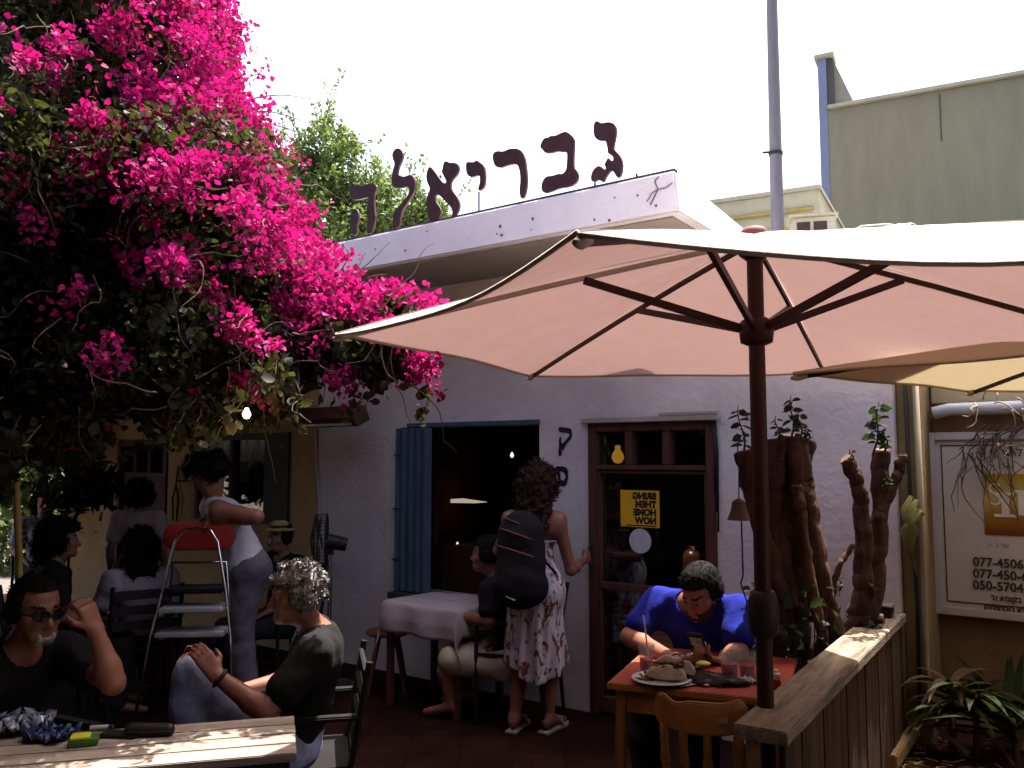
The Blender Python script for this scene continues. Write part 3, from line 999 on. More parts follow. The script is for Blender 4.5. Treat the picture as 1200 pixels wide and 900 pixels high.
alef = zz([(200, 122), (250, 180), (290, 240), (325, 285), (350, 300), (370, 285), (355, 250), (328, 200), (330, 150), (340, 90), (360, 72), (400, 92), (450, 90), (485, 105), (495, 150), (480, 205), (440, 250), (412, 290), (410, 330), (430, 380), (480, 440), (500, 500), (495, 560), (465, 615), (430, 640), (426, 600), (430, 570), (400, 520), (350, 470), (300, 420), (275, 408), (250, 430), (260, 480), (305, 540), (315, 590), (295, 645), (262, 685), (195, 675), (180, 620), (178, 560), (165, 500), (170, 440), (195, 390), (205, 350), (175, 290), (165, 230), (175, 170)], 480, 180, 8.571)
yod = zz([(565, 90), (590, 82), (640, 88), (670, 65), (700, 85), (745, 120), (760, 200), (755, 300), (740, 345), (700, 375), (685, 355), (705, 290), (705, 230), (690, 215), (660, 225), (615, 238), (580, 215), (565, 170)], 480, 180, 8.571)
resh = zz([(832, 240), (845, 230), (870, 233), (890, 222), (925, 222), (943, 245), (950, 290), (953, 340), (947, 385), (932, 402), (925, 375), (930, 330), (925, 290), (915, 275), (885, 280), (860, 290), (840, 285), (832, 262)], 300, 100, 3)
bet = zz([(105, 360), (135, 290), (160, 268), (185, 270), (215, 248), (260, 250), (330, 215), (370, 205), (410, 230), (452, 275), (452, 350), (445, 450), (445, 570), (480, 600), (495, 650), (480, 710), (440, 745), (390, 765), (340, 770), (290, 780), (220, 810), (160, 828), (125, 800), (122, 750), (140, 690), (175, 655), (230, 652), (290, 630), (330, 635), (370, 600), (378, 540), (382, 470), (380, 410), (330, 412), (290, 402), (230, 420), (165, 425), (135, 390)], 620, 130, 8.571)
gim = zz([(650, 120), (680, 98), (705, 110), (722, 125), (790, 110), (840, 118), (868, 150), (875, 200), (865, 270), (850, 340), (845, 380), (880, 415), (920, 460), (937, 520), (935, 590), (920, 650), (890, 675), (865, 640), (845, 605), (822, 598), (800, 620), (770, 665), (745, 720), (720, 700), (690, 690), (650, 715), (622, 700), (620, 650), (640, 595), (680, 555), (715, 552), (745, 580), (765, 590), (770, 570), (755, 535), (775, 500), (792, 465), (820, 500), (845, 500), (845, 465), (820, 440), (790, 425), (788, 380), (775, 320), (765, 298), (700, 298), (660, 270), (645, 210)], 620, 130, 8.571)
for outl in ((he1, he2), (lam,), (alef,), (yod,), (resh,), (bet,), (gim,)):
    prism([smooth_outline(o_, 1) for o_ in outl], [], .018, tosign, 'letter', m_letter, sign)
b = MB()
rail = [FP(px, py, SN - .005) for px, py in ((342, 272), (420, 271), (765, 201))]
zr_ = zt + .025
b.box(ul + .3, ur - .02, SN - .012, SN + .03, zt + .002, zt + .024)
b.build('rail', mat('rusty_rail', (.045, .028, .028), .7, .3, 20), sign)
for px, py in ((560, 224), (412, 275), (696, 214), (745, 204)):
    u, z = FP(px, py, SN); b = MB(); b.tube([(u, SN + .012, zt + .03), (u, SN + .012, max(z, zt + .05))], .006, 6)
    b.build('stay', m_darkmetal, sign)
# ================================================================== parasols
m_cloth = mat('cream_parasol_cloth', (.76, .66, .58), .9, .10, 4, .25, 160, transl=(.140, .083, .075), tfac=.42)
m_cloth2 = mat('yellow_parasol_cloth', (.78, .66, .42), .9, .05, 3, .12, 60, transl=(.17, .13, .075), tfac=.45)
m_umbwood = mat('dark_parasol_wood', (.035, .012, .010), .45, .3, 6, .1, 40, stretch=(1, 1, .2))

def parasol(label, base, rim_z, apex_z, corners, hub_z, cloth, pole_r=.028, sag=.03, sleeve=None, group=None, sleeved=(), droop=None):
    root = thing('parasol', label, 'parasol', (base[0], base[1], 0), 0, group)
    top = Vector((0, 0, apex_z))
    cs = [Vector((c[0] - base[0], c[1] - base[1], rim_z + (c[2] if len(c) > 2 else 0))) for c in corners]
    n = len(cs)
    def rib(c, s):                                     # ribs bow slightly
        p = top.lerp(c, s); p.z += .012 * math.sin(math.pi * s); return p
    for i in range(n):
        a, b = cs[i], cs[(i + 1) % n]
        M = 14; T = 14; V = []; F = []
        for si in range(M + 1):
            s = .02 + .98 * si / M
            for ti in range(T + 1):
                t = ti / T
                w = 4 * t * (1 - t)
                s2 = s * (1 - (0 if i == 2 else sag) * w * s ** 2)
                p = rib(a, s2) * (1 - t) + rib(b, s2) * t
                p.z -= (droop or {}).get(i, .010) * w * s ** 2 + .004 * math.sin(9 * t + 5 * s + i) + .006 * math.sin(21 * t + 3 * s + 2 * i) * s * (1 - s) * 2
                V.append(tuple(p))
        for si in range(M):
            for ti in range(T):
                k = si * (T + 1) + ti
                F.append((k, k + 1, k + T + 2, k + T + 1))
        np_mesh('canopy_panel', V, F, cloth, root, True)
    for i in range(n):
        a, b_ = cs[i], cs[(i + 1) % n]; pts = []
        for ti in range(15):
            t = ti / 14; w = 4 * t * (1 - t); s2 = 1 - (0 if i == 2 else sag) * w
            p = rib(a, s2) * (1 - t) + rib(b_, s2) * t; p.z -= (droop or {}).get(i, .010) * w + .004 * math.sin(9 * t + 5 + i) + .004; pts.append(p)
        mb = MB(); mb.tube(pts, .006, 6); mb.build('hem', cloth, root, smooth=True)
    for i, c in enumerate(cs):
        b = MB()
        pts = [rib(c, s) + Vector((0, 0, -.022)) for s in (.03, .25, .5, .75, .985)]
        for p, q in zip(pts[:-1], pts[1:]): b.bar(p, q + (q - p) * .01, .013, .017)
        r_ = b.build('rib', cloth if i in sleeved else m_umbwood, root)
        e = rib(c, .41) + Vector((0, 0, -.03)); hb = Vector((0, 0, hub_z)); d = Vector((e.x, e.y, 0)).normalized() * .05
        b = MB(); b.bar(hb + d, e, .017, .026); b.build('strut', m_umbwood, root)
        # cloth pocket over the rib end
        q0, q1 = rib(c, .965), rib(c, 1.008)
        b = MB(); b.tube([q0 + Vector((0, 0, -.018)), q0.lerp(q1, .6) + Vector((0, 0, -.022)), q1 + Vector((0, 0, -.02))], [.012, .014, .007], 8); b.build('rib_pocket', cloth, root, smooth=True)
    b = MB(); b.tube([(0, 0, .06), (0, 0, apex_z - .03)], pole_r, 16); b.build('pole', m_umbwood, root, smooth='auto')
    b = MB(); b.lathe((0, 0, hub_z - .06), [(pole_r + .004, 0), (.055, .01), (.06, .05), (.055, .085), (pole_r + .004, .10)], 20); b.build('hub', m_umbwood, root, smooth=True)
    b = MB(); b.lathe((0, 0, apex_z - .09), [(.03, 0), (.055, .02), (.055, .06), (.03, .08)], 16); b.build('crown_block', m_umbwood, root)
    b = MB(); b.lathe((0, 0, apex_z + .005), [(.05, -.015), (.048, .008), (.036, .022), (.004, .03)], 16); b.build('finial', mat('dull_red_cap', (.16, .05, .05), .7), root, smooth=True)
    if sleeve:
        b = MB(); b.lathe((0, 0, sleeve[0]), [(pole_r + .002, 0), (.047, .015), (.052, .06), (.050, sleeve[1] - sleeve[0] - .03), (.04, sleeve[1] - sleeve[0]), (pole_r + .002, sleeve[1] - sleeve[0] + .005)], 16)
        b.build('tilt_collar', m_darkmetal, root, smooth=True)
    b = MB(); b.lathe((0, 0, 0), [(.24, 0.004), (.25, .03), (.23, .07), (.06, .10), (.05, .32), (pole_r + .003, .33)], 28); b.build('base', m_darkmetal, root, smooth='auto')
    return root

PB = (.285 * 2.97 + .012, 2.97)
def corner(px, py, z):
    r = ray(px, py); t = (z - CAM.z) / r.z; p = CAM + r * t
    return (p.x, p.y)
RZ = 2.135
A_, B_, C_ = corner(677, 272, RZ), corner(394, 390, RZ), corner(620, 439, RZ)
def opp(c): return (2 * PB[0] - c[0], 2 * PB[1] - c[1])
D_ = opp(A_); D_ = tuple(PB[k] + (D_[k] - PB[k]) * 1.02 for k in (0, 1)); E_ = opp(B_); E_ = tuple(PB[k] + (E_[k] - PB[k]) * .86 for k in (0, 1)); F_ = (PB[0] - C_[0] + PB[0] + .04, 2 * PB[1] - C_[1] + .02)
hubz = P(885, 385, 2.97).z
apz = P(884, 276, 2.97).z
parasol('big cream parasol over the pine table, on a dark pole by the fence', PB, RZ, apz, [A_, B_, C_, D_, E_, F_], hubz, m_cloth,
        sleeve=(P(890, 747, 2.97).z, P(890, 693, 2.97).z), sleeved=(1, 5), droop={5: .075, 0: .05})
# second parasol beyond the fence
B2 = (2.62, 3.32)
c2 = [corner(930, 437, 2.04), corner(1135, 457, 2.04), (3.55, 4.25), (4.0, 3.2), (3.1, 2.25), (1.92, 2.40)]
parasol('yellowish parasol at the right edge, lower corner over the fence', B2, 2.04, 2.24, c2, 1.95, m_cloth2)

# ================================================================== wooden fence and the garden strip right of it
m_fence = mat('weathered_fence_wood', (.055, .028, .016), .85, .5, 7, .7, 30, stretch=(3, 3, .25), col2=(.105, .062, .038))
m_cap = mat('weathered_cap_wood', (.19, .135, .09), .85, .45, 5, .9, 26, stretch=(5, .5, 5), col2=(.34, .28, .21))
fn, ff = P(890, 848, 2.68), P(1043, 716, 4.58)
CAPZ = .86
p0, p1 = G(890, 853, CAPZ), G(1042, 717, CAPZ)
fd_ = (p1 - p0); FL = fd_.length
frot = math.atan2(-fd_.x, fd_.y)
fence = thing('wooden_fence', 'low brown board fence with a flat cap rail running to the white wall', 'fence', (p0.x, p0.y, 0), frot)
b = MB(); b.box(-.085, .085, 0, FL, CAPZ - .045, CAPZ); b.build('cap_rail', m_cap, fence, bevel=.004)
b = MB(); b.box(-.05, -.01, .012, .055, .06, CAPZ - .0455); b.build('post', mat('pale_fence_post', (.26, .16, .08), .8, .25, 8, .3, 30, stretch=(3, 3, .3)), fence, bevel=.003)
b = MB(); b.box(.01, .05, .95, 1.0, .06, CAPZ - .0455); b.build('post', m_fence, fence)
b = MB(); b.box(-.035, .05, FL - .10, FL - .04, 0, CAPZ - .0455); b.build('post', m_fence, fence)
y = 0.02; k = 0
while y < FL - .05:
    w = rng.uniform(.14, .21)
    b = MB(); b.box(.052 + .003 * (k % 2), .072 + .003 * (k % 2), y, min(y + w - .006, FL - .02), .03, CAPZ - .046 - rng.uniform(0, .004)); b.build('board', m_fence, fence, bevel=.003)
    y += w; k += 1
# stack of coasters, tin and ashtray at the far end of the cap
def on_cap(t, s=0.0, z=0.0):
    q = Matrix.Translation((p0.x, p0.y, CAPZ)) @ Matrix.Rotation(frot, 4, 'Z') @ Vector((s, t, z)); return q
e = thing('ashtray', 'glass ashtray at the lit end of the fence cap', 'ashtray', on_cap(FL - .50), frot)
b = MB(); b.lathe((0, 0, 0), [(.045, 0), (.06, .022), (.062, .026), (.052, .024), (.040, .008), (.001, .008)], 24)
b.build('bowl', glass_mat('thick_glass', (.8, .85, .85), .05, .8), e, smooth='auto')
e = thing('matchbox', 'red and white box lying on the fence cap', 'box', on_cap(FL - .36, -.02), frot + .15)
b = MB(); b.box(-.055, .055, -.035, .035, 0, .022); b.build('sleeve', mat('red_card', (.16, .02, .02), .6), e, bevel=.002)
b = MB(); b.box(-.060, .050, -.032, .03, .023, .040); b.build('tray', mat('white_card', (.5, .48, .45), .7), e, bevel=.002)
e = thing('lantern_tin', 'small dark tin with pale rim at the wall end of the fence', 'tin', on_cap(FL - .17, -.01), frot)
b = MB(); b.box(-.055, .055, -.045, .045, 0, .055); b.build('body', mat('dark_tin', (.03, .025, .03), .4, metal=.6), e, bevel=.006)
b = MB(); b.box(-.06, .06, -.05, .05, .056, .066); b.build('lid', mat('pale_tin', (.3, .26, .22), .45, metal=.5), e, bevel=.003)

# pier, conduit, drainpipe, back wall with the sign board
m_ochre = mat('ochre_garden_wall', (.20, .12, .048), .92, .28, 2.2, .45, 22, col2=(.26, .175, .08))
SW = .42                                              # the garden wall stands back from the front
gw = thing('garden_wall', 'ochre plastered back wall carrying the sign board and a grey pipe', 'wall', FW(0, 0, 0), FA)
pu0, pu1 = FP(1054, 600, .06)[0], FP(1083, 600, .06)[0]
b = MB(); b.box(pu0, pu1, .06, .16, 0, 2.45); b.build('pier', mat('ochre_pier', (.24, .165, .07), .9, .2, 3, .3, 24), gw, bevel=.012)
su0 = FP(1080, 600, SW)[0]
b = MB(); b.box(pu1 - .12, pu1 + 4.4, SW, SW + .2, 0, 2.35); b.build('wall', m_ochre, gw)
b = MB(); b.box(pu1 - .1, pu1 - .01, .165, SW, 0, 2.4); b.build('return_wall', m_ochre, gw)
za, zb_ = FP(1130, 455, SW - .03)[1], FP(1130, 472, SW - .03)[1]
b = MB(); b.box(pu1, pu1 + 4.4, SW - .035, SW - .001, zb_, za + .08); b.build('concrete_band', mat('pale_concrete', (.38, .30, .19), .9, .15, 3, .3), gw, bevel=.006)
za, zb_ = FP(1130, 488, SW - .03)[1], FP(1130, 507, SW - .03)[1]
b = MB(); b.box(pu1, pu1 + 4.4, SW - .03, SW - .001, zb_, za); b.build('brown_batten', mat('brown_batten', (.15, .07, .035), .8, .3, 5), gw, bevel=.004)
z = FP(1130, 479, SW - .1)[1]
b = MB(); b.tube([(pu1 + .02, SW - .085, z - .02), (pu1 + .1, SW - .085, z), (pu1 + 4.3, SW - .085, z + .02)], .036, 14); b.build('drainpipe', mat('grey_pvc', (.42, .42, .44), .4), gw, smooth='auto')
cu0 = FP(1078, 600, 0.02)[0]
b = MB(); b.tube([(cu0, .03, 2.3), (cu0 + .005, .03, 1.2), (cu0, .03, .42), (cu0 + .04, .0, .30), (cu0 + .20, -.08, .2)], .017, 10); b.build('conduit', mat('grey_conduit', (.24, .19, .12), .5), gw, smooth=True)
cu1 = FP(1066, 600, 0.03)[0]
b = MB(); b.tube([(cu1, .035, 2.2), (cu1 + .004, .035, 1.5), (cu1 + .02, .03, .9), (cu1 + .01, .035, .3)], .010, 8); b.build('cable', m_darkmetal, gw, smooth=True)
# knotted cloth and hose hanging on the pier
ck = FP(1069, 612, -.02)
e = thing('hanging_rag', 'greenish rag knotted round the conduit on the pier', 'rag', FW(ck[0], -.02, ck[1]), FA)
for k in range(4):
    b = MB(); b.tube([(.03 * math.sin(k * 2), .0, .14 - .02 * k), (-.035 + .03 * k, -.03, .06), (.02 - .02 * k, -.035, -.04), (.01 * k - .01, -.02, -.13 - .05 * k)], [.012, .026, .022, .006], 8)
    b.build('fold', mat('green_rag', (.16, .14, .045), .9, .3, 20), e, smooth=True)

# --- sign board
sb = thing('sign_board', 'large white company sign with gold square and phone numbers on the ochre wall', 'sign', FW(0, 0, 0), FA)
x0, z1 = FP(1090, 509, SW - .05); x0b, z0 = FP(1094, 716, SW - .05)
x0 = (x0 + x0b) / 2; x1 = x0 + 1.55
Y = SW - .05
m_board = mat('off_white_board', (.54, .48, .42), .75, .06, 2)
b = MB(); b.box(x0, x1, Y, SW - .002, z0, z1); b.build('panel', m_board, sb)
b = MB(); w = .035
for q in ((x0 - .01, x0 + w, z0 - .01, z1 + .01), (x1 - w, x1 + .01, z0 - .01, z1 + .01), (x0 + w, x1 - w, z1 - w, z1 + .01), (x0 + w, x1 - w, z0 - .01, z0 + w)):
    b.box(q[0], q[1], Y - .022, Y - .001, q[2], q[3])
b.build('frame', mat('pale_board_frame', (.50, .43, .40), .6, .08, 5), sb, bevel=.004)
b = MB(); i0, i1 = x0 + .062, x1 - .062; j0, j1 = z0 + .062, z1 - .062; t = .006
for q in ((i0, i0 + t, j0, j1), (i1 - t, i1, j0, j1), (i0 + t, i1 - t, j1 - t, j1), (i0 + t, i1 - t, j0, j0 + t)):
    b.box(q[0], q[1], Y - .004, Y - .0005, q[2], q[3])
b.build('border_line', mat('brown_line', (.09, .03, .02), .7), sb)
gx0, gz1 = FP(1151, 555, Y); gx0b, gz0 = FP(1152, 626, Y)
gside = (gz1 - gz0)
mg = mat('gold_square_print', (.30, .16, .012), .45, .0, 1)
nt = mg.node_tree; pb_ = nt.nodes["Principled BSDF"]
tcg = nt.nodes.new("ShaderNodeTexCoord"); sp = nt.nodes.new("ShaderNodeSeparateXYZ"); nt.links.new(tcg.outputs["Generated"], sp.inputs[0])
rg = nt.nodes.new("ShaderNodeValToRGB"); nt.links.new(sp.outputs[2], rg.inputs[0]); nt.links.new(rg.outputs[0], pb_.inputs["Base Color"])
cr = rg.color_ramp; cr.elements[0].color = (.13, .035, .006, 1); cr.elements[1].color = (.36, .23, .012, 1)
el = cr.elements.new(.35); el.color = (.36, .17, .015, 1); el = cr.elements.new(.6); el.color = (.55, .40, .13, 1)
b = MB(); b.box(gx0, gx0 + gside * 1.5, Y - .005, Y - .0006, gz0, gz1); b.build('gold_square', mg, sb)
m_txt = mat('dark_sign_print', (.05, .035, .03), .7); m_wt = mat('white_sign_print', (.72, .66, .55), .6)
def T(s, px, py, hpx, m=None, off=.002, nm='lettering', **kw):
    """cap height hpx pixels tall as measured on the sign, baseline at px, py"""
    xx, zz_ = FP(px, py, Y); zt_ = FP(px, py - hpx, Y)[1]
    size = (zt_ - zz_) / .70
    return text_mesh(s, size, lambda x, y: Vector((xx + x * kw.get('sx', .95), Y - .0075, zz_ + y)), nm, m or m_txt, sb, offset=off)
T('077-45067', 1140.5, 662.5, 10); T('077-450-67', 1140.5, 676, 10); T('050-57045', 1140.5, 689.5, 10)
T("'א תמוקב י", 1162, 703, 6); T('(הלוחכה תלדה', 1153, 714, 6.5)
T('ט מ ש ל', 1146, 535, 10, off=.0); T('ו -ר-י-', 1164, 549, 6.5, off=.0); T('ן ו  ב רוש', 1157, 640, 4.5, off=.0, m=mat('faint_sign_print', (.16, .12, .08), .7))
# big serif S, and a column-like I below it
T('S', 1157, 592, 27, m_wt, off=-.003); 
sx_, sz_ = FP(1179, 606, Y); szt = FP(1179, 577, Y)[1]
b = MB(); b.box(sx_ - .018, sx_ + .018, Y - .009, Y - .0055, sz_ + .016, szt - .014); b.box(sx_ - .055, sx_ + .055, Y - .0092, Y - .0056, sz_, sz_ + .016); b.box(sx_ - .045, sx_ + .045, Y - .0092, Y - .0056, szt - .014, szt); b.build('emblem_stroke', m_wt, sb)
sx_, sz_ = FP(1197, 604, Y)
b = MB(); b.box(sx_ - .012, sx_ + .02, Y - .009, Y - .0055, sz_, szt); b.box(sx_ - .03, sx_ + .11, Y - .0092, Y - .0056, szt + .0005, szt + .014); b.build('emblem_stroke', m_wt, sb)

# dry roots hanging over the sign
m_root = mat('dry_root', (.085, .05, .035), .9, .3, 20)
vr = thing('dead_vine', 'dry leafless vine hanging over the top of the sign board', 'plant', FW(0, 0, 0), FA)
r2 = np.random.default_rng(5)
def strand(mb, p, d, n, step, r, wob, grav):
    p = Vector(p); d = Vector(d); pts = [p.copy()]; 
    for _ in range(n):
        d = (d + Vector(r2.normal(size=3) * wob) + Vector((0, 0, -grav))).normalized()
        p = p + d * step; pts.append(p.copy())
    mb.tube(pts, [r * (1 - .75 * i / n) + .0008 for i in range(n + 1)], 5)
    return pts
b = MB()
for k in range(9):
    px = 1120 + 9 * k + r2.uniform(-4, 4); xx, z_ = FP(px + 10, 498, Y - .06)
    main = strand(b, (xx + .1, Y - .05, z_), (-.4, -.08, -.5), int(r2.integers(6, 13)), .035, .006, .25, .12)
    for j in range(3):
        q = main[int(r2.integers(1, len(main)))]
        strand(b, q, (r2.uniform(-.4, .2), -.02, -.8), int(r2.integers(5, 13)), .03, .003, .3, .15)
xx, z_ = FP(1130, 530, Y - .06)
for k in range(5):
    strand(b, (xx + .02 * k, Y - .07, z_), (-.1 + .06 * k, 0, -1), int(r2.integers(10, 17)), .03, .004, .2, .1)
strand(b, (xx + .02, Y - .06, z_), (.45, 0, -.9), 14, .033, .005, .05, .02)
b.build('stems', m_root, vr, smooth=True)
e = FP(1160, 478, Y - .1)
b = MB()
for k in range(14): strand(b, (e[0] + r2.uniform(-.2, .4), Y - .1, e[1] + r2.uniform(-.02, .05)), r2.normal(size=3), 6, .03, .004, .5, .03)
b.build('twig_tangle', mat('pale_root', (.30, .23, .15), .9, .3, 20), vr, smooth=True)

# --- planting bed, timber edging
m_soil = mat('red_brown_soil', (.060, .018, .012), .95, .5, 9, .8, 40)
bed = FW(pu1 + 2, .1)
g = MB()
V2, F2 = [], []
nx, ny = 46, 30
for i in range(nx + 1):
    for j in range(ny + 1):
        u = pu0 - .15 + 5.2 * i / nx; n_ = -2.6 + (SW + 2.6) * j / ny
        q = FW(u, n_); V2.append((q.x, q.y, .18 + .02 * math.sin(u * 9) * math.cos(n_ * 7) + rng.uniform(-.012, .012)))
for i in range(nx):
    for j in range(ny):
        k = i * (ny + 1) + j; F2.append((k, k + 1, k + ny + 2, k + ny + 1))
tag(np_mesh('bare_soil', V2, F2, m_soil, None, True), kind='structure')
m_edge = mat('pale_edging_timber', (.30, .20, .10), .85, .3, 5, .5, 30, stretch=(2, .4, 2))
def log(name, label, a, b_, w, h, m=m_edge):
    a, b_ = Vector(a), Vector(b_); d = b_ - a
    o = MB(); o.box(-w / 2, w / 2, 0, d.length, -h / 2, h / 2)
    ob = o.build(name, m, None, bevel=.006)
    ob.location = a; ob.rotation_euler = (math.atan2(d.z, math.hypot(d.x, d.y)), 0, math.atan2(-d.x, d.y))
    return tag(ob, label, 'timber')
log('edging_timber', 'pale timber lying along the foot of the fence towards the pier', G(1040, 893, .24), G(1076, 842, .24), .085, .07)
log('edging_timber', 'thin pale batten lying across the bed below the sign', G(1079, 838, .26), G(1178, 852, .24), .04, .04)
log('edging_timber', 'wide pale plank end leaning in the bed at the right edge', G(1188, 874, .22), G(1206, 836, .38), .16, .05)
# scraps on the soil
b = MB()
for k in range(45):
    q = G(rng.uniform(1060, 1200), rng.uniform(858, 900), .20); d = Vector(rng.normal(size=3)); d.z *= .15; d.normalize()
    b.bar(q, q + d * rng.uniform(.02, .07), .010, .003)
tag(b.build('leaf_litter', mat('pale_litter', (.26, .17, .11), .9, .4, 30), None), 'scattered dry leaf scraps on the red soil of the bed', 'litter', kind='stuff')
# thin stake
e0, e1 = G(1139, 842, .2), P(1139, 792, 5.2)
b = MB(); b.tube([e0, (e0.x, e0.y, .46)], .010, 8); tag(b.build('plant_stake', mat('grey_stake', (.25, .2, .18), .7), None), 'thin upright stake in the bed below the sign', 'stake')
# cable drooping to the bed on the right
b = MB(); b.tube([G(1144, 846, .22), G(1160, 860, .21), G(1172, 878, .21), G(1186, 895, .22)], .012, 8, )
tag(b.build('garden_hose', mat('brown_hose', (.10, .06, .04), .6), None, smooth=True), 'thin brown hose lying on the soil right of the stake', 'hose')

# --- plants of the bed
m_blade = mat('dark_green_blade', (.014, .020, .007), .65, .4, 6, transl=(.05, .07, .01), tfac=.15, spec=.05)
m_dry = mat('dry_brown_leaf', (.07, .045, .02), .8, .4, 8)
def blade_plant(label, base, n, L, m, lean=.5, w=.03, droop=.6, nm='spiky_plant', cat='plant', up=1.0, stem=None, group=None):
    root = thing(nm, label, cat, base, 0, group)
    V, F = [], []
    for k in range(n):
        az = rng.uniform(0, 2 * math.pi); el = rng.uniform(.25, 1.0)
        d = Vector((math.cos(az) * lean, math.sin(az) * lean, el * up)).normalized()
        s = d.cross(Vector((0, 0, 1))).normalized() * w
        p = Vector((rng.uniform(-.02, .02), rng.uniform(-.02, .02), (stem or 0) * rng.uniform(.55, 1)))
        l = L * rng.uniform(.6, 1.1); S = 7; k0 = len(V)
        for i in range(S + 1):
            t = i / S; ww = (1 - t ** 2.2) * (.55 + .45 * math.sin(min(1, t * 3) * math.pi / 2))
            V += [tuple(p - s * ww), tuple(p + Vector((0, 0, -.15 * w * ww))), tuple(p + s * ww)]
            d = (d + Vector((0, 0, -droop * .22))).normalized(); p = p + d * l / S
        for i in range(S):
            a = k0 + i * 3; F += [(a, a + 1, a + 4, a + 3), (a + 1, a + 2, a + 5, a + 4)]
    np_mesh('leaves', V, F, m, root, True)
    if stem:
        b = MB(); b.tube([(0, 0, -.05), (.01, 0, stem * .5), (0, 0, stem)], [.022, .018, .014], 8); b.build('stem', m_dry, root, smooth=True)
    return root
q = P(1140, 800, 4.45); blade_plant('dark spiky plant with arching leaves under the sign, on a bare stem', (q.x, q.y, .16), 26, .40, m_blade, .75, .028, .85, stem=.36)
q = P(1184, 800, 4.35); blade_plant('spiky plant with long upright blades at the right edge', (q.x, q.y, .16), 22, .52, m_blade, .8, .030, .35, stem=.25)
q = P(1112, 800, 4.55); blade_plant('drooping dry brown plant beside the pier pipe', (q.x, q.y, .16), 20, .34, m_dry, .7, .024, 1.1, stem=.38)
q = G(1026, 898, .18); blade_plant('small tuft of bright green grass blades at the fence foot', (q.x + .05, q.y, .17), 22, .26, mat('bright_grass', (.12, .16, .04), .6, .3, 10, transl=(.3, .4, .08)), .9, .007, .6, nm='grass_tuft')
q = G(1190, 899, .19); blade_plant('pale broad leaves at the lower right corner', (q.x, q.y, .04), 10, .18, mat('pale_leaf', (.16, .18, .10), .6), .9, .02, .8, nm='leafy_weed')

# ================================================================== cut-back trees against the white wall
m_bark = mat('reddish_bark', (.030, .013, .010), .95, .45, 9, 1.0, 30, stretch=(1.5, 1.5, .3), col2=(.095, .045, .034))
m_cut = mat('cut_wood', (.12, .07, .045), .9, .3, 20)
m_sprout = mat('dark_sprout_leaf', (.020, .028, .012), .7, .4, 10, transl=(.035, .055, .015), tfac=.25)
def bark_tube(pts, rad, n=22):
    """a trunk with ridged, knotty bark"""
    P_, R_ = [], []
    for i in range(len(pts) - 1):
        for k in range(3):
            t = k / 3; P_.append(pts[i].lerp(pts[i + 1], t)); R_.append(rad[i] * (1 - t) + rad[i + 1] * t)
    P_.append(pts[-1]); R_.append(rad[-1])
    for _ in range(3):
        P_ = [P_[0]] + [(P_[i - 1] + P_[i] * 2 + P_[i + 1]) / 4 for i in range(1, len(P_) - 1)] + [P_[-1]]
        R_ = [R_[0]] + [(R_[i - 1] + R_[i] * 2 + R_[i + 1]) / 4 for i in range(1, len(R_) - 1)] + [R_[-1]]
    mb = MB(); mb.tube(P_, R_, n)
    a, c, d = rng.uniform(0, 6, 3); knots = [(rng.uniform(0, len(P_)), rng.uniform(0, 6.28), rng.uniform(.15, .4)) for _ in range(max(2, len(P_) // 14))]
    for i in range(len(P_)):
        for j in range(n):
            th = 2 * math.pi * j / n; v = Vector(mb.v[i * n + j]); o_ = v - P_[i]
            f = 1 + .04 * math.sin(4 * th + a + i * .06) + .035 * math.sin(9 * th + c - i * .05) + .02 * math.sin(i * .37 + 2 * th) + rng.uniform(-.045, .045)
            for (ki, kt, ka) in knots:
                dth = (th - kt + math.pi) % (2 * math.pi) - math.pi
                f += ka * math.exp(-((i - ki) / 2.2) ** 2 - (dth / .55) ** 2)
            mb.v[i * n + j] = tuple(P_[i] + o_ * f)
    return mb
def stump(name, label, trunks, sprouts, yd):
    base = P(trunks[0][0][0], 800, yd); root = thing(name, label, 'tree', (base.x, base.y, 0))
    o = Vector((base.x, base.y, 0))
    for tr in trunks:
        pts = [P(x, y, yd + (q[0] if q else 0)) - o for (x, y, w, *q) in tr]
        rad = [w / 2 / 1000 * yd for (x, y, w, *q) in tr]
        # refine with a few knots and wobble
        P2, R2 = [], []
        for i in range(len(pts) - 1):
            for k in range(7):
                t = k / 7; P2.append(pts[i].lerp(pts[i + 1], t) + Vector(rng.normal(size=3) * .005)); R2.append((rad[i] * (1 - t) + rad[i + 1] * t) * rng.uniform(.95, 1.06))
        P2.append(pts[-1]); R2.append(rad[-1])
        tk = bark_tube(P2, R2).build('trunk', m_bark, root, smooth=True)
        b = MB(); d = (P2[-1] - P2[-2]).normalized(); b.tube([P2[-1] - d * .002, P2[-1] + d * .006], [R2[-1] * .92, R2[-1] * .88], 14); b.build('cut_face', m_cut, tk)
    for (x, y, hpx, n) in sprouts:
        p0 = P(x, y, yd - .05) - o; hh = hpx / 1000 * yd
        sp_ = thing('sprout', None, None); sp_.parent = root
        b = MB(); lean = Vector((rng.uniform(-.14, .14), rng.uniform(-.05, .05), 1))
        pts = [p0 + lean * hh * t + Vector((.01 * math.sin(t * 6), 0, 0)) for t in np.linspace(-.15, 1, 8)]
        b.tube(pts, [.006 - .004 * i / 7 for i in range(8)], 6); b.build('stem', m_bark, sp_)
        L = []; NR = []
        for i in range(n):
            t = .12 + .88 * i / n; q = p0 + lean * hh * t
            for sd in (-1, 1):
                a = rng.uniform(-.5, .5) + (0 if sd > 0 else math.pi) + (i % 2) * 1.2
                L.append(q); NR.append((math.cos(a) * 2.2, math.sin(a) * 1.4, -.35))
        V, F = leaves(np.array(L), np.full(len(L), hh * .26) * rng.uniform(.7, 1.1, len(L)) + .012, .62, 1.5, np.array(NR))
        np_mesh('leaves', V, F, m_sprout, sp_, True)
    return root
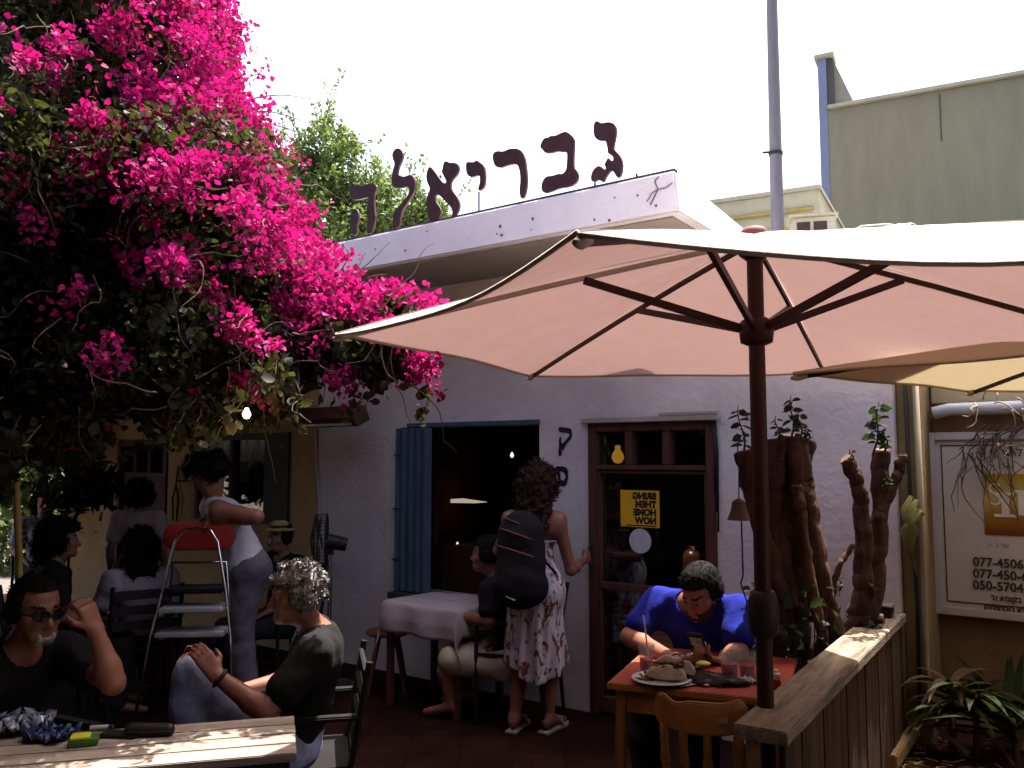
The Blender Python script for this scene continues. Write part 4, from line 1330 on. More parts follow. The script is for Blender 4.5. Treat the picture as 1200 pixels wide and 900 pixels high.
stump('pollarded_tree', 'clump of sawn-off reddish trunks crossing one another by the parasol pole', [
    [(900, 840, 30, .02), (908, 760, 26), (922, 700, 24), (912, 650, 26), (900, 600, 26), (905, 560, 26), (910, 516, 27)],
    [(985, 810, 22, -.08), (978, 740, 20, -.08), (962, 670, 20, -.06), (946, 600, 24, -.03), (936, 560, 30), (930, 512, 30)],
    [(945, 820, 30, .10), (938, 740, 26, .10), (928, 680, 30, .08), (922, 620, 34, .06), (926, 560, 30, .06), (947, 517, 22, .06)],
    [(915, 700, 18, -.06), (898, 640, 18, -.08), (884, 590, 20, -.08), (872, 530, 24, -.08)],
    [(968, 830, 16, -.14), (962, 740, 13, -.15), (948, 670, 12, -.15), (938, 600, 13, -.13), (934, 570, 12, -.1)]],
    [(928, 510, 46, 7), (912, 514, 26, 5), (872, 528, 52, 8), (938, 512, 30, 5), (947, 516, 18, 4)], 4.25)
stump('pollarded_tree', 'slimmer sawn-off tree forking in a V in front of the yellow pier', [
    [(965, 840, 34), (982, 780, 30), (1000, 735, 26), (1012, 690, 22), (1012, 640, 19), (1009, 590, 18), (1003, 560, 17), (992, 538, 17)],
    [(988, 790, 26, .05), (1010, 735, 24, .06), (1026, 690, 22, .06), (1031, 640, 19, .06), (1032, 580, 19, .06), (1033, 528, 20, .06)],
    [(1030, 610, 12, .04), (1042, 580, 12, .03), (1052, 555, 12, .03), (1057, 534, 12, .03)],
    [(985, 770, 10, -.05), (975, 700, 8, -.06), (982, 660, 7, -.06), (1000, 640, 6, -.04)]],
    [(1025, 526, 54, 10), (1038, 526, 24, 6), (998, 540, 14, 3), (1022, 700, 20, 4), (985, 690, 16, 3), (1040, 570, 18, 4)], 4.38)
# low leaves between the trunks
pts = np.array([P(rng.uniform(880, 985), rng.uniform(690, 850), rng.uniform(4.0, 4.5)) for _ in range(260)])
und = thing('undergrowth_bush', 'dark leafy undergrowth between the sawn-off trees behind the fence', 'bush', (0, 0, 0))
V, F = leaves(pts, rng.uniform(.04, .08, len(pts)), .6); np_mesh('leaves', V, F, m_sprout, und)
b = MB()
for k in range(24):
    q = pts[k * 10]; b.tube([(q[0] * .3 + .7 * 1.45, q[1] * .4 + .6 * 4.25, .0), (q[0] * .7 + .3 * 1.45, q[1] * .8 + .2 * 4.25, q[2] * .6), tuple(q)], [.006, .005, .002], 5)
b.build('stem', m_bark, und)
# wind bell
q = P(866, 598, 4.0)
bell = thing('wind_bell', 'small dark bell on a cord with a dangling clapper hook, beside the parasol pole', 'bell', q)
b = MB(); b.lathe((0, 0, -.045), [(.055, 0), (.05, .012), (.036, .05), (.03, .085), (.012, .098), (.001, .1)], 18); b.build('bell', mat('brown_bell', (.07, .04, .03), .5, metal=.3), bell, smooth='auto')
b = MB(); b.tube([(0, 0, .05), (.004, 0, .18), (0, 0, .30)], .003, 6); b.build('cord', m_darkmetal, bell)
b = MB(); b.tube([(.01, 0, -.04), (.012, 0, -.30), (0, 0, -.335), (.012, 0, -.37), (.028, 0, -.42), (.02, 0, -.45), (0, 0, -.45)], .004, 6); b.build('clapper', m_darkmetal, bell)
# ================================================================== bougainvillea, trees, background
m_bleaf = mat('bougainvillea_leaf', (.017, .017, .009), .6, .5, 3, transl=(.075, .085, .018), tfac=.25)
m_bract = mat('magenta_bract', (.34, .004, .075), .7, .4, 4.0, transl=(.38, .005, .11), tfac=.45, col2=(.54, .04, .27), spec=.15)
m_twig = mat('brown_twig', (.10, .065, .05), .9, .3, 10)
m_bwood = mat('grey_brown_branch', (.075, .05, .04), .9, .3, 8)

def lobe_points(lobes, n, lo=.55, hi=1.0):
    """points through the outer shell of a set of ellipsoids, none inside another's core"""
    vol = np.array([l[1] ** 2 for l in lobes]); pr = vol / vol.sum()
    out, nor = [], []
    cs = np.array([l[0] for l in lobes]); rs = np.array([[l[1], l[1] * l[2], l[1] * l[3]] for l in lobes])
    while sum(len(o) for o in out) < n:
        m = n * 2
        k = rng.choice(len(lobes), size=m, p=pr)
        d = rng.normal(size=(m, 3)); d /= np.linalg.norm(d, axis=1, keepdims=True)
        r = lo + (hi - lo) * rng.random(m) ** .6
        wob = 1 + .12 * np.sin(d[:, 0] * 7 + k) * np.sin(d[:, 2] * 6 + 2 * k) + .07 * np.sin(d[:, 1] * 13 + d[:, 2] * 11)
        p = cs[k] + d * rs[k] * (r * wob)[:, None]
        inside = np.zeros(m, dtype=int)
        for c, q in zip(cs, rs):
            inside += (np.linalg.norm((p - c) / q, axis=1) < lo)
        ok = inside == 0
        out.append(p[ok]); nor.append(d[ok])
    return np.concatenate(out)[:n], np.concatenate(nor)[:n]

def pl(px, py, Y, rpx, fy=1.0, fz=1.0): 
    c = P(px, py, Y); return ((c.x, c.y, c.z), rpx / 1000 * Y, fy, fz)
lobes = [pl(60, 60, 4.3, 190), pl(122, 150, 4.1, 160), pl(125, 10, 4.3, 122), pl(195, 215, 4.0, 115), pl(250, 290, 3.75, 90, 1.7), pl(295, 338, 3.75, 76, 1.3), pl(352, 366, 3.8, 62, 1.0),
         pl(408, 396, 3.75, 47), pl(462, 376, 3.7, 31), pl(444, 382, 3.75, 28), pl(470, 425, 3.6, 26), pl(435, 418, 3.6, 36), pl(100, 300, 3.9, 165), pl(20, 250, 3.8, 190, 1.0), pl(30, 400, 3.6, 120), pl(140, 400, 3.5, 85),
         pl(230, 395, 3.45, 75, 1.6), pl(300, 410, 3.5, 52, 1.4), pl(340, 425, 3.55, 40, 1.0), pl(90, 440, 3.3, 60), pl(190, 440, 3.3, 42, 1.8), pl(390, 408, 3.6, 40, 1.0), pl(160, 350, 3.85, 110, 1.2)]
# unseen lobes added to the climber to shade the tables on the left
ext = [((-2.9, 2.5, 3.0), .85, 1, .7), ((-3.6, 3.6, 2.9), 1.0, 1, .8), ((-3.3, 5.2, 3.0), 1.0, 1, .7), ((-2.4, 5.7, 2.95), .75, 1, .6), ((-2.2, 1.7, 3.3), .8, 1, .6), ((-4.6, 2.6, 2.9), 1.0, 1, .8), ((-1.5, 2.4, 3.45), .55, 1, .6), ((-4.4, 5.2, 3.1), 1.1, 1, .8), ((-5.6, 3.4, 3.0), 1.1, 1, .8), ((-5.7, 5.3, 3.1), 1.1, 1, .8), ((-5.2, 6.8, 3.2), 1.0, 1, .7), ((-3.6, 6.6, 3.2), .9, 1, .6), ((-4.0, 1.9, 3.0), .9, 1, .6), ((-1.5, 3.75, 2.95), .5, 1, .6), ((-2.1, 3.6, 2.85), .6, 1, .6)]
bou = thing('bougainvillea', 'huge magenta bougainvillea climbing over the left half of the terrace', 'bougainvillea', (0, 0, 0))
allL = lobes + ext
p1, n1 = lobe_points(allL, 235000, .5, 1.0)
V1, F1 = leaves(p1, rng.uniform(.022, .043, len(p1)), .75, .5)
p2, n2 = lobe_points([(c, r * .62, a, b_) for c, r, a, b_ in allL], 40000, .3, .9)
V2, F2 = leaves(p2, rng.uniform(.08, .12, len(p2)), .85, .3)
# hanging sprigs under the mass
spr = []
twg = MB()
def sprig(p, n, step, d0=(0, 0, -1), wob=.25, rad=.004, grav=.1):
    p = Vector(p); d = Vector(d0).normalized(); pts = [p.copy()]
    for _ in range(n):
        d = (d + Vector(rng.normal(size=3) * wob) + Vector((0, 0, -grav))).normalized(); p = p + d * step; pts.append(p.copy())
    twg.tube(pts, [rad * (1 - .7 * i / n) for i in range(n + 1)], 5)
    return pts
for k in range(150):
    px = rng.uniform(0, 350); Y = rng.uniform(3.1, 4.0)
    py = 452 + 22 * math.sin(px * .035) + (26 if px < 120 else 0) + rng.uniform(-18, 14)
    pts = sprig(P(px, py, Y), int(rng.integers(3, 8)), .035, (rng.uniform(-.6, .6), rng.uniform(-.4, .4), -1))
    for q in pts[1:]:
        for _ in range(3): spr.append(np.array(q) + rng.normal(size=3) * .022)
for (px, py, dx, n) in ((420, 420, .15, 9), (440, 430, .25, 7), (493, 430, .35, 8), (110, 470, -.05, 9), (100, 480, .2, 9), (60, 480, .1, 8), (270, 440, .3, 7), (290, 445, -.2, 6), (200, 455, .2, 7), (175, 450, -.2, 8), (460, 400, .2, 7), (380, 430, .1, 5)):
    pts = sprig(P(px, py, 3.55), n, .032, (dx, -.1, -1), .2)
    for q in pts[2:]:
        for _ in range(2): spr.append(np.array(q) + rng.normal(size=3) * .016)
spr = np.array(spr)
V3, F3 = leaves(spr, rng.uniform(.035, .06, len(spr)), .7, .4)
V = np.concatenate([V1, V2, V3]); F = np.concatenate([F1, F2 + len(V1), F3 + len(V1) + len(V2)])
np_mesh('foliage', V, F, m_bleaf, bou)
# bracts: dense on the sunny side, loose clusters elsewhere
def clusters(cands, nor, want, rad, num):
    idx = rng.choice(len(cands), size=want, replace=False)
    pts, nn = [], []
    for i in idx:
        k = int(num * rng.uniform(.5, 1.4)); r = rad * rng.uniform(.6, 1.3)
        d = rng.normal(size=(k, 3)); d /= np.linalg.norm(d, axis=1, keepdims=True)
        q = cands[i] + nor[i] * .03 + d * r * (rng.random(k) ** .4)[:, None] * np.array([1, 1, .85])
        pts.append(q); nn.append(d * .6 + nor[i] * .5)
    return np.concatenate(pts), np.concatenate(nn)
ps, ns = lobe_points(lobes, 14000, .92, 1.06)
def pix(p):
    q = p - np.array(CAM); c, s = math.cos(PITCH), math.sin(PITCH)
    f = q[:, 1] * c + q[:, 2] * s; u = -q[:, 1] * s + q[:, 2] * c
    return 600 + 1000 * q[:, 0] / f, 450 - 1000 * u / f
sunny = ns @ np.array([.62, .1, .72])
# measured world line of the sun-side flank of the plant: top, middle and toe
flank = np.array([P(190, -60, 4.3), P(225, 60, 4.2), P(255, 190, 4.0), P(320, 290, 3.9), P(400, 362, 3.75), P(485, 412, 3.6)])
dist = np.min(np.stack([np.linalg.norm((ps - (a + (b_ - a) * t))[:, [0, 2]], axis=1) for a, b_ in zip(flank[:-1], flank[1:]) for t in (0, .25, .5, .75, 1)]), axis=0)
dens = np.where(dist < .20, 1.0, np.where(dist < .36, .22, .008)) * np.where(sunny > .1, 1.0, .55)
keep = rng.random(len(ps)) < dens
a1, b1 = clusters(ps[keep], ns[keep], min(640, keep.sum()), .085, 52)
rest = (ns[:, 1] < .1) & (dist > .35)
a2, b2 = clusters(ps[rest], ns[rest], 34, .085, 44)
sel = []
for (px, py, Y, r, n) in ((10, 205, 3.2, .09, 40), (45, 265, 3.2, .08, 36), (100, 150, 3.4, .07, 30), (205, 120, 3.5, .08, 40), (60, 90, 3.5, .09, 40), (250, 350, 3.3, .07, 40), (180, 262, 3.35, .06, 30), (118, 195, 3.35, .13, 80), (95, 215, 3.35, .10, 50), (215, 300, 3.35, .11, 60), (232, 325, 3.35, .08, 45), (127, 422, 3.1, .10, 70), (175, 220, 3.5, .06, 25), (30, 240, 3.3, .12, 45), (20, 190, 3.4, .10, 30), (150, 280, 3.4, .10, 40), (85, 520, 3.4, .035, 14), (300, 460, 3.35, .07, 40), (285, 450, 3.35, .06, 30), (318, 470, 3.35, .045, 20), (490, 430, 3.5, .07, 44), (515, 462, 3.5, .02, 7), (400, 445, 3.5, .03, 10), (340, 260, 3.7, .06, 16), (225, 465, 3.3, .03, 10), (160, 330, 3.3, .05, 14)):
    n = int(n * 1.7); c = np.array(P(px, py, Y)); d = rng.normal(size=(n, 3)); d /= np.linalg.norm(d, axis=1, keepdims=True)
    sel.append(c + d * r * (rng.random(n) ** .4)[:, None])
a3 = np.concatenate(sel); b3 = rng.normal(size=a3.shape)
# stray bracts on airy shoots along the sky edge
a4 = []
for k in range(60):
    i = int(rng.choice(np.where(keep & (ps[:, 0] < -1.15))[0])); q = sprig(ps[i], int(rng.integers(4, 9)), .035, ns[i] + np.array([.2, 0, .5]), .2, .003, .03)
    for r_ in q[2:]:
        for _ in range(3): a4.append(np.array(r_) + rng.normal(size=3) * .02)
a4 = np.array(a4)
A = np.concatenate([a1, a2, a3, a4]); Bn = np.concatenate([b1, b2, b3, rng.normal(size=a4.shape)])
V, F = leaves(A, rng.uniform(.016, .031, len(A)), 1.05, .2, Bn / (np.linalg.norm(Bn, axis=1, keepdims=True) + 1e-9), 1.8)
np_mesh('blossoms', V, F, m_bract, bou)
# tangle of bare twigs over the shaded face
for k in range(520):
    i = int(rng.integers(0, len(ps)))
    if ns[i, 1] > .35: continue
    sprig(ps[i] + ns[i] * .03, int(rng.integers(5, 12)), .04, rng.normal(size=3) + np.array([.3, -.2, 0]), .3, .0035, .02)
# long arching shoots against the sky
for (px, py, n, d) in ((285, 118, 11, (1, 0, .25)), (288, 132, 11, (1, 0, .15)), (290, 140, 9, (1, .1, -.05)), (292, 146, 10, (1, -.1, .05))):
    q = sprig(P(px, py, 4.1), n, .034, d, .05, .0045, .055)
np_twig = twg.build('twig_stems', m_twig, bou)  # bare twig stems, no leaves in this mesh
b = MB()
for (bx, by) in ((-3.1, 4.3), (-3.0, 4.45), (-3.3, 4.2)):
    b.tube([(bx, by, -.05), (bx + .08, by - .1, 1.0), (bx - .05, by, 2.0), (bx + .4, by - .3, 3.0), (bx + .9, by - .3, 3.9)], [.07, .06, .05, .04, .02], 10)
for k in range(16):
    c, r, _, _ = allL[int(rng.integers(0, len(allL)))]
    b.tube([(-3.1, 4.3, 2.0), ((-3.1 + c[0]) / 2, (4.3 + c[1]) / 2, (2.4 + c[2]) / 2), c], [.035, .025, .012], 7)
b.build('trunk', m_bwood, bou, smooth=True)
# bamboo prop
q0, q1 = P(17, 530, 4.6), P(22, 650, 4.6)
b = MB(); b.tube([(q1.x + .06, q1.y, 0), tuple(q1), tuple(q0), (q0.x - .02, q0.y, 2.6)], [.020, .019, .018, .016], 10)
tag(b.build('bamboo_prop', mat('yellow_bamboo', (.30, .20, .06), .5, .3, 8), None, smooth=True), 'thin yellowish bamboo pole propping the climber at the far left', 'pole')

# ------------------------------------------------------------------ trees
m_tleaf = mat('fresh_green_leaf', (.075, .105, .028), .55, .4, 2, transl=(.12, .18, .035), tfac=.4)
m_tleaf2 = mat('dull_green_leaf', (.05, .07, .03), .55, .4, 2, transl=(.16, .22, .05), tfac=.3)
m_trunk = mat('tree_bark', (.10, .075, .055), .9, .3, 6, .5, 20)
def tree(name, label, base, lobes, n, size, m, shoots=0, width=.6, group=None):
    root = thing(name, label, 'tree', base, 0, group); o = np.array([base[0], base[1], 0])
    L = [((c[0] - o[0], c[1] - o[1], c[2]), r, a, b_) for c, r, a, b_ in lobes]
    p, nn = lobe_points(L, n, .35, 1.08)
    clump = np.sin(p[:, 0] * 5.1) * np.sin(p[:, 1] * 4.3 + 1) * np.sin(p[:, 2] * 5.7 + 2)
    p = p[clump > -.22]
    extra = []
    tw = MB()
    top = [l for l in L]
    for k in range(shoots):
        c, r, a, b_ = top[int(rng.integers(0, len(top)))]
        d = Vector(rng.normal(size=3)); d.z = abs(d.z) + .6; d.normalize()
        q = Vector(c) + d * r * .85; pts = [q.copy()]
        for _ in range(int(rng.integers(5, 12))):
            d = (d + Vector(rng.normal(size=3) * .12) + Vector((0, 0, .06))).normalized(); q = q + d * size * 1.1; pts.append(q.copy())
        tw.tube(pts, [.012 - .010 * i / len(pts) for i in range(len(pts))], 5)
        for q in pts:
            for _ in range(3): extra.append(np.array(q) + rng.normal(size=3) * size * .4)
    if extra: p = np.concatenate([p, np.array(extra)])
    V, F = leaves(p, rng.uniform(size * .7, size * 1.3, len(p)), width, .6)
    np_mesh('crown', V, F, m, root)
    c0 = np.mean([l[0] for l in L], axis=0)
    tw.tube([(0, 0, -.1), (.05, 0, c0[2] * .35), (c0[0] * .5, c0[1] * .5, c0[2] * .75), (c0[0], c0[1], c0[2] + .2)], [.17, .14, .10, .04], 12)
    for c, r, a, b_ in L:
        tw.tube([(c0[0] * .4, c0[1] * .4, c0[2] * .6), ((c[0] + c0[0]) / 2, (c[1] + c0[1]) / 2, c[2] * .8), c], [.07, .05, .015], 8)
    tw.build('trunk', m_trunk, root, smooth=True)
    return root
def tl(px, py, Y, r, fy=1, fz=1): 
    c = P(px, py, Y); return ((c.x, c.y, c.z), r / 1000 * Y, fy, fz)
b0 = P(385, 500, 12.5)
tree('leafy_tree', 'bright green feathery tree behind the roof sign', (b0.x, b0.y, 0),
     [tl(330, 225, 12.5, 48), tl(385, 175, 12.3, 36), tl(365, 225, 12.5, 50), tl(425, 235, 12.6, 48), tl(395, 270, 12.5, 70), tl(480, 262, 12.6, 40), tl(320, 270, 12.4, 60), tl(505, 255, 12.7, 24), tl(445, 280, 12.6, 55)],
     36000, .070, m_tleaf, 45, .55)
b0 = P(-30, 600, 9.5)
tree('garden_tree', 'dark low tree at the far left end of the cream wall, light breaking through', (b0.x, b0.y, 0),
     [tl(-20, 460, 9.3, 90, 1.2), tl(50, 490, 9.5, 55, 1.1), tl(-70, 540, 9.4, 80), tl(20, 550, 9.8, 50), tl(85, 450, 9.6, 40)], 7000, .10, m_tleaf2, 14)
b0 = P(40, 600, 13.5)
tree('hedge_bush', 'dense dark bush behind the far left tables', (b0.x, b0.y, 0),
     [tl(-10, 590, 13.2, 70), tl(55, 600, 13.4, 55), tl(20, 640, 13.2, 70), tl(90, 560, 13.8, 40)], 5200, .12, m_tleaf2, 8)

# ------------------------------------------------------------------ utility pole and the buildings behind
m_galv = mat('galvanised_grey', (.13, .125, .14), .55, .15, 8, .1, 40, metal=.25, stretch=(1, 1, .2))
q = P(911, 262, 9.2); qt = P(904.5, 0, 9.2)
up = thing('utility_pole', 'tall grey metal utility pole rising behind the cafe roof', 'pole', (q.x, q.y, 0))
lean = (qt.x - q.x) / (qt.z - q.z)
b = MB(); b.tube([(-lean * q.z, 0, 0), (0, 0, q.z), (lean * 5, 0, q.z + 5)], [.085, .072, .050], 18); b.build('shaft', m_galv, up, smooth='auto')
zc = P(908, 180, 9.2).z
b = MB(); b.lathe((lean * (zc - q.z), 0, zc - .02), [(.064, 0), (.078, .003), (.078, .037), (.064, .04)], 18); b.bar((-.05, -.05, zc), (-.16, -.06, zc - .01), .02, .02); b.build('clamp', m_darkmetal, up)

m_olive = mat('olive_render', (.205, .195, .14), .95, .10, 1.1, .35, 14, stretch=(1.6, 1.6, .35))
m_bluestrip = mat('blue_grey_edge', (.16, .19, .30), .8, .08, 3)
m_cop = mat('pale_coping', (.36, .34, .27), .85, .12, 3)
a, c = P(970, 130, 22.0), P(1210, 86, 19.85)
zo = (a.z + c.z) / 2
dv = Vector((c.x - a.x, c.y - a.y, 0)); L = dv.length; rot = math.atan2(dv.y, dv.x)
ol = thing('olive_building', 'windowless olive green building side with pale coping and a blue corner edge', 'building', (a.x, a.y, 0), rot)
b = MB(); b.box(0, L + 6, 0, 8, 0, zo); b.build('wall', m_olive, ol)
b = MB(); b.box(.0, L + 6, -.10, 8, zo + .004, zo + .12); b.build('coping', m_cop, ol, bevel=.02)
zt_ = P(966, 68, 22).z
b = MB(); b.box(-.22, -.004, -.02, .5, 0, zt_ - .004); b.build('corner_edge', m_bluestrip, ol)
b = MB(); xa = (P(999, 127, 21.8).x - a.x) / math.cos(rot)
pr = [(.0, zo + .124), (xa, zo + .124), (.16, zt_ - .02), (0, zt_ - .02)]
b.add([(x, .10, z) for x, z in pr] + [(x, .35, z) for x, z in pr], [(0, 1, 2, 3), (7, 6, 5, 4)] + [(i, (i + 1) % 4, (i + 1) % 4 + 4, i + 4) for i in range(4)])
b.build('parapet_fin', mat('pale_green_render', (.22, .22, .17), .9, .1, 3), ol)
b = MB(); b.box(.0, .17, .02, .10, zo + .13, zt_ - .03); b.build('fin_dark_panel', mat('dark_grey_panel', (.07, .07, .07), .8), ol)  # dark grey strip at the left edge of the fin
b = MB(); b.box(-.30, .2, -.08, .55, zt_, zt_ + .12); b.build('fin_cap', m_cop, ol, bevel=.02)
b = MB(); q = P(1101, 112, 20.7); xr = (Vector((q.x - a.x, q.y - a.y, 0))).dot(dv.normalized())
b.box(xr - .015, xr + .015, -.02, -.003, zo - 1.3, zo - .1); b.build('expansion_joint', mat('joint_grey', (.08, .08, .065), .9), ol)

m_pale = mat('pale_yellow_render', (.40, .37, .26), .9, .1, 3, .2, 20)
m_band = mat('ochre_band', (.36, .28, .10), .9, .15, 4)
a, c = P(842, 238, 16.5), P(960, 222.5, 15.6)
dv = Vector((c.x - a.x, c.y - a.y, 0)); L = dv.length; rot = math.atan2(dv.y, dv.x); zc = (a.z + c.z) / 2
cb = thing('pale_yellow_building', 'pale yellow flat-roofed building with two ochre bands behind the utility pole', 'building', (a.x, a.y, 0), rot)
b = MB(); b.box(-3, L, 0, 4, 0, zc); b.build('wall', m_pale, cb)
b = MB(); b.box(-3, L + .03, -.04, 4, zc + .003, zc + .09); b.build('coping', m_cop, cb, bevel=.01)
for dz in (.33, .66):
    b = MB(); b.box(-3, L - .1, -.07, -.003, zc - dz - .06, zc - dz + .02); b.build('band', m_band, cb, bevel=.02)
# low shed roof right of it with clutter
sz = P(1000, 270, 12).z
q = P(880, 270, 12.5); shx = q.x
shd = thing('low_shed', 'low flat shed roof just above the parasol, below the olive wall', 'building', (shx, 12.2, 0), -.15)
b = MB(); b.box(0, 5.5, 0, 3, 0, sz - .1); b.build('wall', m_pale, shd)
b = MB(); b.box(-.1, 5.6, -.1, 3.1, sz - .098, sz); b.build('roof', m_cop, shd, bevel=.02)
q = P(951, 262, 13.2)
bx = thing('roof_cabin', 'small cream rooftop box with two dark square openings', 'rooftop box', (q.x, q.y, sz), -.25)
hh = P(951, 254, 13.2).z - sz; w = .62 / 2 
b = MB(); b.box(-.3, .36, 0, .5, 0, hh); b.build('casing', mat('cream_casing', (.42, .38, .30), .7, .1, 5), bx, bevel=.01)
b = MB(); b.box(-.34, .40, -.06, .54, hh + .002, hh + .04); b.build('lid', m_cop, bx, bevel=.005)
for k in (-.22, .03):
    b = MB(); b.box(k, k + .2, -.012, -.002, hh * .3, hh * .85); b.build('opening', mat('dark_opening', (.05, .03, .03), .8), bx)
tp = thing('tarpaulin_bundle', 'white tarpaulin bundle with loose cables on the shed roof', 'tarpaulin', (P(1025, 268, 12.6).x, 12.6, sz))
fd = Field((-.8, -.4, -.05), (.8, .4, .4), .025)
for k in range(9): fd.ell((-.55 + .13 * k, rng.uniform(-.05, .05), .03 + .012 * k), (.16, .18, .07 + .009 * k), k=.05)
fd.noise(.012, 14, 4); V, F = fd.mesh(); np_mesh('cloth', V, F, mat('white_tarpaulin', (.6, .6, .6), .6, .1, 5), tp, True)
b = MB()
for k in range(7): b.tube([(.35, -.1, .14), (.45 + .05 * k, -.15, .2 + .02 * math.sin(k * 2)), (.62 + .04 * k, -.1, .17 - .015 * k)], .012, 6)
b.build('loose_rags', mat('dark_rag', (.05, .03, .03), .9), tp)
b = MB(); b.tube([(-.6, -.2, .02), (-.3, -.25, .16), (.1, -.25, .19), (.5, -.22, .12), (.9, -.2, .02)], .012, 6); b.build('cable', mat('grey_cable', (.35, .35, .36), .5), tp, smooth=True)

# ------------------------------------------------------------------ reed roof behind the climber, unseen and added to block sky and sun
pg = thing('added_pergola', 'dark reed roof hidden by the bougainvillea, added to shade the left tables', 'added_pergola', (0, 0, 0))
m_reed = mat('dark_reed_matting', (.05, .035, .022), .95, .4, 5, .5, 40, stretch=(6, .5, 1))
q4 = [(-6.3, 4.1), (-1.2, 4.1), (-1.62, 6.9), (-6.3, 10.3)]
b = MB(); b.add([(x, y, 2.56) for x, y in q4] + [(x, y, 2.60) for x, y in q4], [(3, 2, 1, 0), (4, 5, 6, 7)] + [(i, (i + 1) % 4, (i + 1) % 4 + 4, i + 4) for i in range(4)]); b.build('reed_roof', m_reed, pg)
for x in (-5.6, -4.2, -2.8, -1.5):
    b = MB(); b.box(x - .035, x + .035, 4.15, 6.6 + (-x - 1.2) * .7, 2.47, 2.557); b.build('beam', m_bwood, pg)
for x, y in ((-5.9, 4.3), (-3.9, 4.3), (-5.9, 9.0)):
    b = MB(); b.box(x - .045, x + .045, y - .045, y + .045, 0, 2.557); b.build('post', m_bwood, pg)

# ------------------------------------------------------------------ unseen lane side behind the photographer, added to cut sky light
gwl = thing('added_boundary_wall', 'plain dark wall out of view beyond the left tables, added to keep side light out', 'wall', (-6.6, -6.5, 0))  # unseen wall added to keep side light off the terrace
b = MB(); b.box(-.2, 0, 0, 12.8, 0, 3.6); b.build('masonry', mat('dark_garden_render', (.06, .045, .04), .95, .2, 3), gwl)
b = MB(); b.box(-.24, .04, -.02, 12.82, 3.602, 3.68); b.build('coping', mat('dark_garden_render', (.06, .045, .04), .95, .2, 3), gwl, bevel=.01)
m_lane = mat('lane_house_render', (.18, .15, .13), .9, .15, 2)
lh = thing('added_lane_house', 'plain unseen house wall across the lane behind the terrace, added to block low sky', 'building', (-9, -7.2, 0))  # unseen house added to close off the low sky
b = MB(); b.box(0, 20, -5, 0, 0, 7.5); b.build('wall', m_lane, lh)
b = MB(); b.box(-.2, 20.2, -5.2, .35, 7.504, 7.75); b.build('roof', m_cop, lh)
for k in range(5):
    for z in (.9, 4.4):
        b = MB(); b.box(1.6 + 3.8 * k, 2.9 + 3.8 * k, .004, .05, z, z + 1.5); b.build('window', m_darkmetal, lh)
# unseen cloth roof on this side, added to block sky and sun
m_awn = mat('dark_brown_shade_cloth', (.05, .03, .025), .9, .15, 4)
aw = thing('added_fabric_awning', 'dark brown cloth on posts out of view, added to block sky over the terrace', 'added_awning', (0, 0, 0))
V, F = [], []
for i in range(33):
    for j in range(11):
        x = -8.0 + 15.0 * i / 32; yf = 3.0 if x < -.9 else 1.75
        y = -7.1 + (yf + 7.1) * j / 10
        V.append((x, y, 2.95 + (.46 if x < -.9 else .2) * max(0, (y + 1) / 4) ** 1.3 + .03 * math.sin(x * 1.7)) if y > -1 else (x, y, 2.95 + .03 * math.sin(x * 1.7)))
for i in range(32):
    for j in range(10):
        k = i * 11 + j; F.append((k, k + 1, k + 12, k + 11))
np_mesh('cloth', V, F, m_awn, aw, True)
for x in (-6.2, -.75, 4.6):
    for y in (-5.3, -1.2):
        b = MB(); b.tube([(x, y, 0), (x, y, 2.93)], .04, 12); b.build('post', m_darkmetal, aw, smooth='auto')
# ================================================================== furniture
m_pine = mat('orange_pine', (.42, .19, .055), .5, .25, 6, .15, 40, stretch=(2, 2, .2), col2=(.52, .26, .08))
m_pinet = mat('pale_pine_leg', (.36, .19, .07), .55, .25, 6, .15, 40, stretch=(2, 2, .2))
m_redtop = mat('red_table_top', (.34, .065, .045), .4, .15, 8, .05, 60)
m_black = mat('black_chair_paint', (.014, .012, .013), .45, .2, 10)
m_glassware = glass_mat('drinking_glass', (.98, .98, .98), .05, .98, .14)
m_redtea = mat('red_tea', (.50, .03, .02), .15, .05, 5, spec=.5)
m_plate = mat('white_plate', (.55, .52, .50), .3, .03, 5, spec=.5)

# --- pine table with red top
TZ = .76
t0 = G(713, 800, TZ); t1 = G(762, 757, TZ)
TD = (t1 - t0).length; TW = .70
trot = math.atan2(-(t1 - t0).x, (t1 - t0).y)
table = thing('cafe_table', 'small pine table with a red top, food and drinks on it', 'table', (t0.x, t0.y, 0), trot)
b = MB(); b.box(0, TW, 0, TD, TZ - .022, TZ); b.build('table_top', m_redtop, table, bevel=.004)
b = MB(); b.box(-.004, TW + .004, -.004, -.0005, TZ - .024, TZ - .001); b.box(-.004, -.0005, 0, TD, TZ - .024, TZ - .001); b.build('top_edging', m_pine, table)
b = MB(); b.box(.07, TW - .07, .03, .05, TZ - .12, TZ - .0225); b.box(.07, TW - .07, TD - .05, TD - .03, TZ - .12, TZ - .0225); b.box(.03, .05, .07, TD - .07, TZ - .12, TZ - .0225); b.box(TW - .05, TW - .03, .07, TD - .07, TZ - .12, TZ - .0225)
b.build('apron', m_pine, table, bevel=.002)
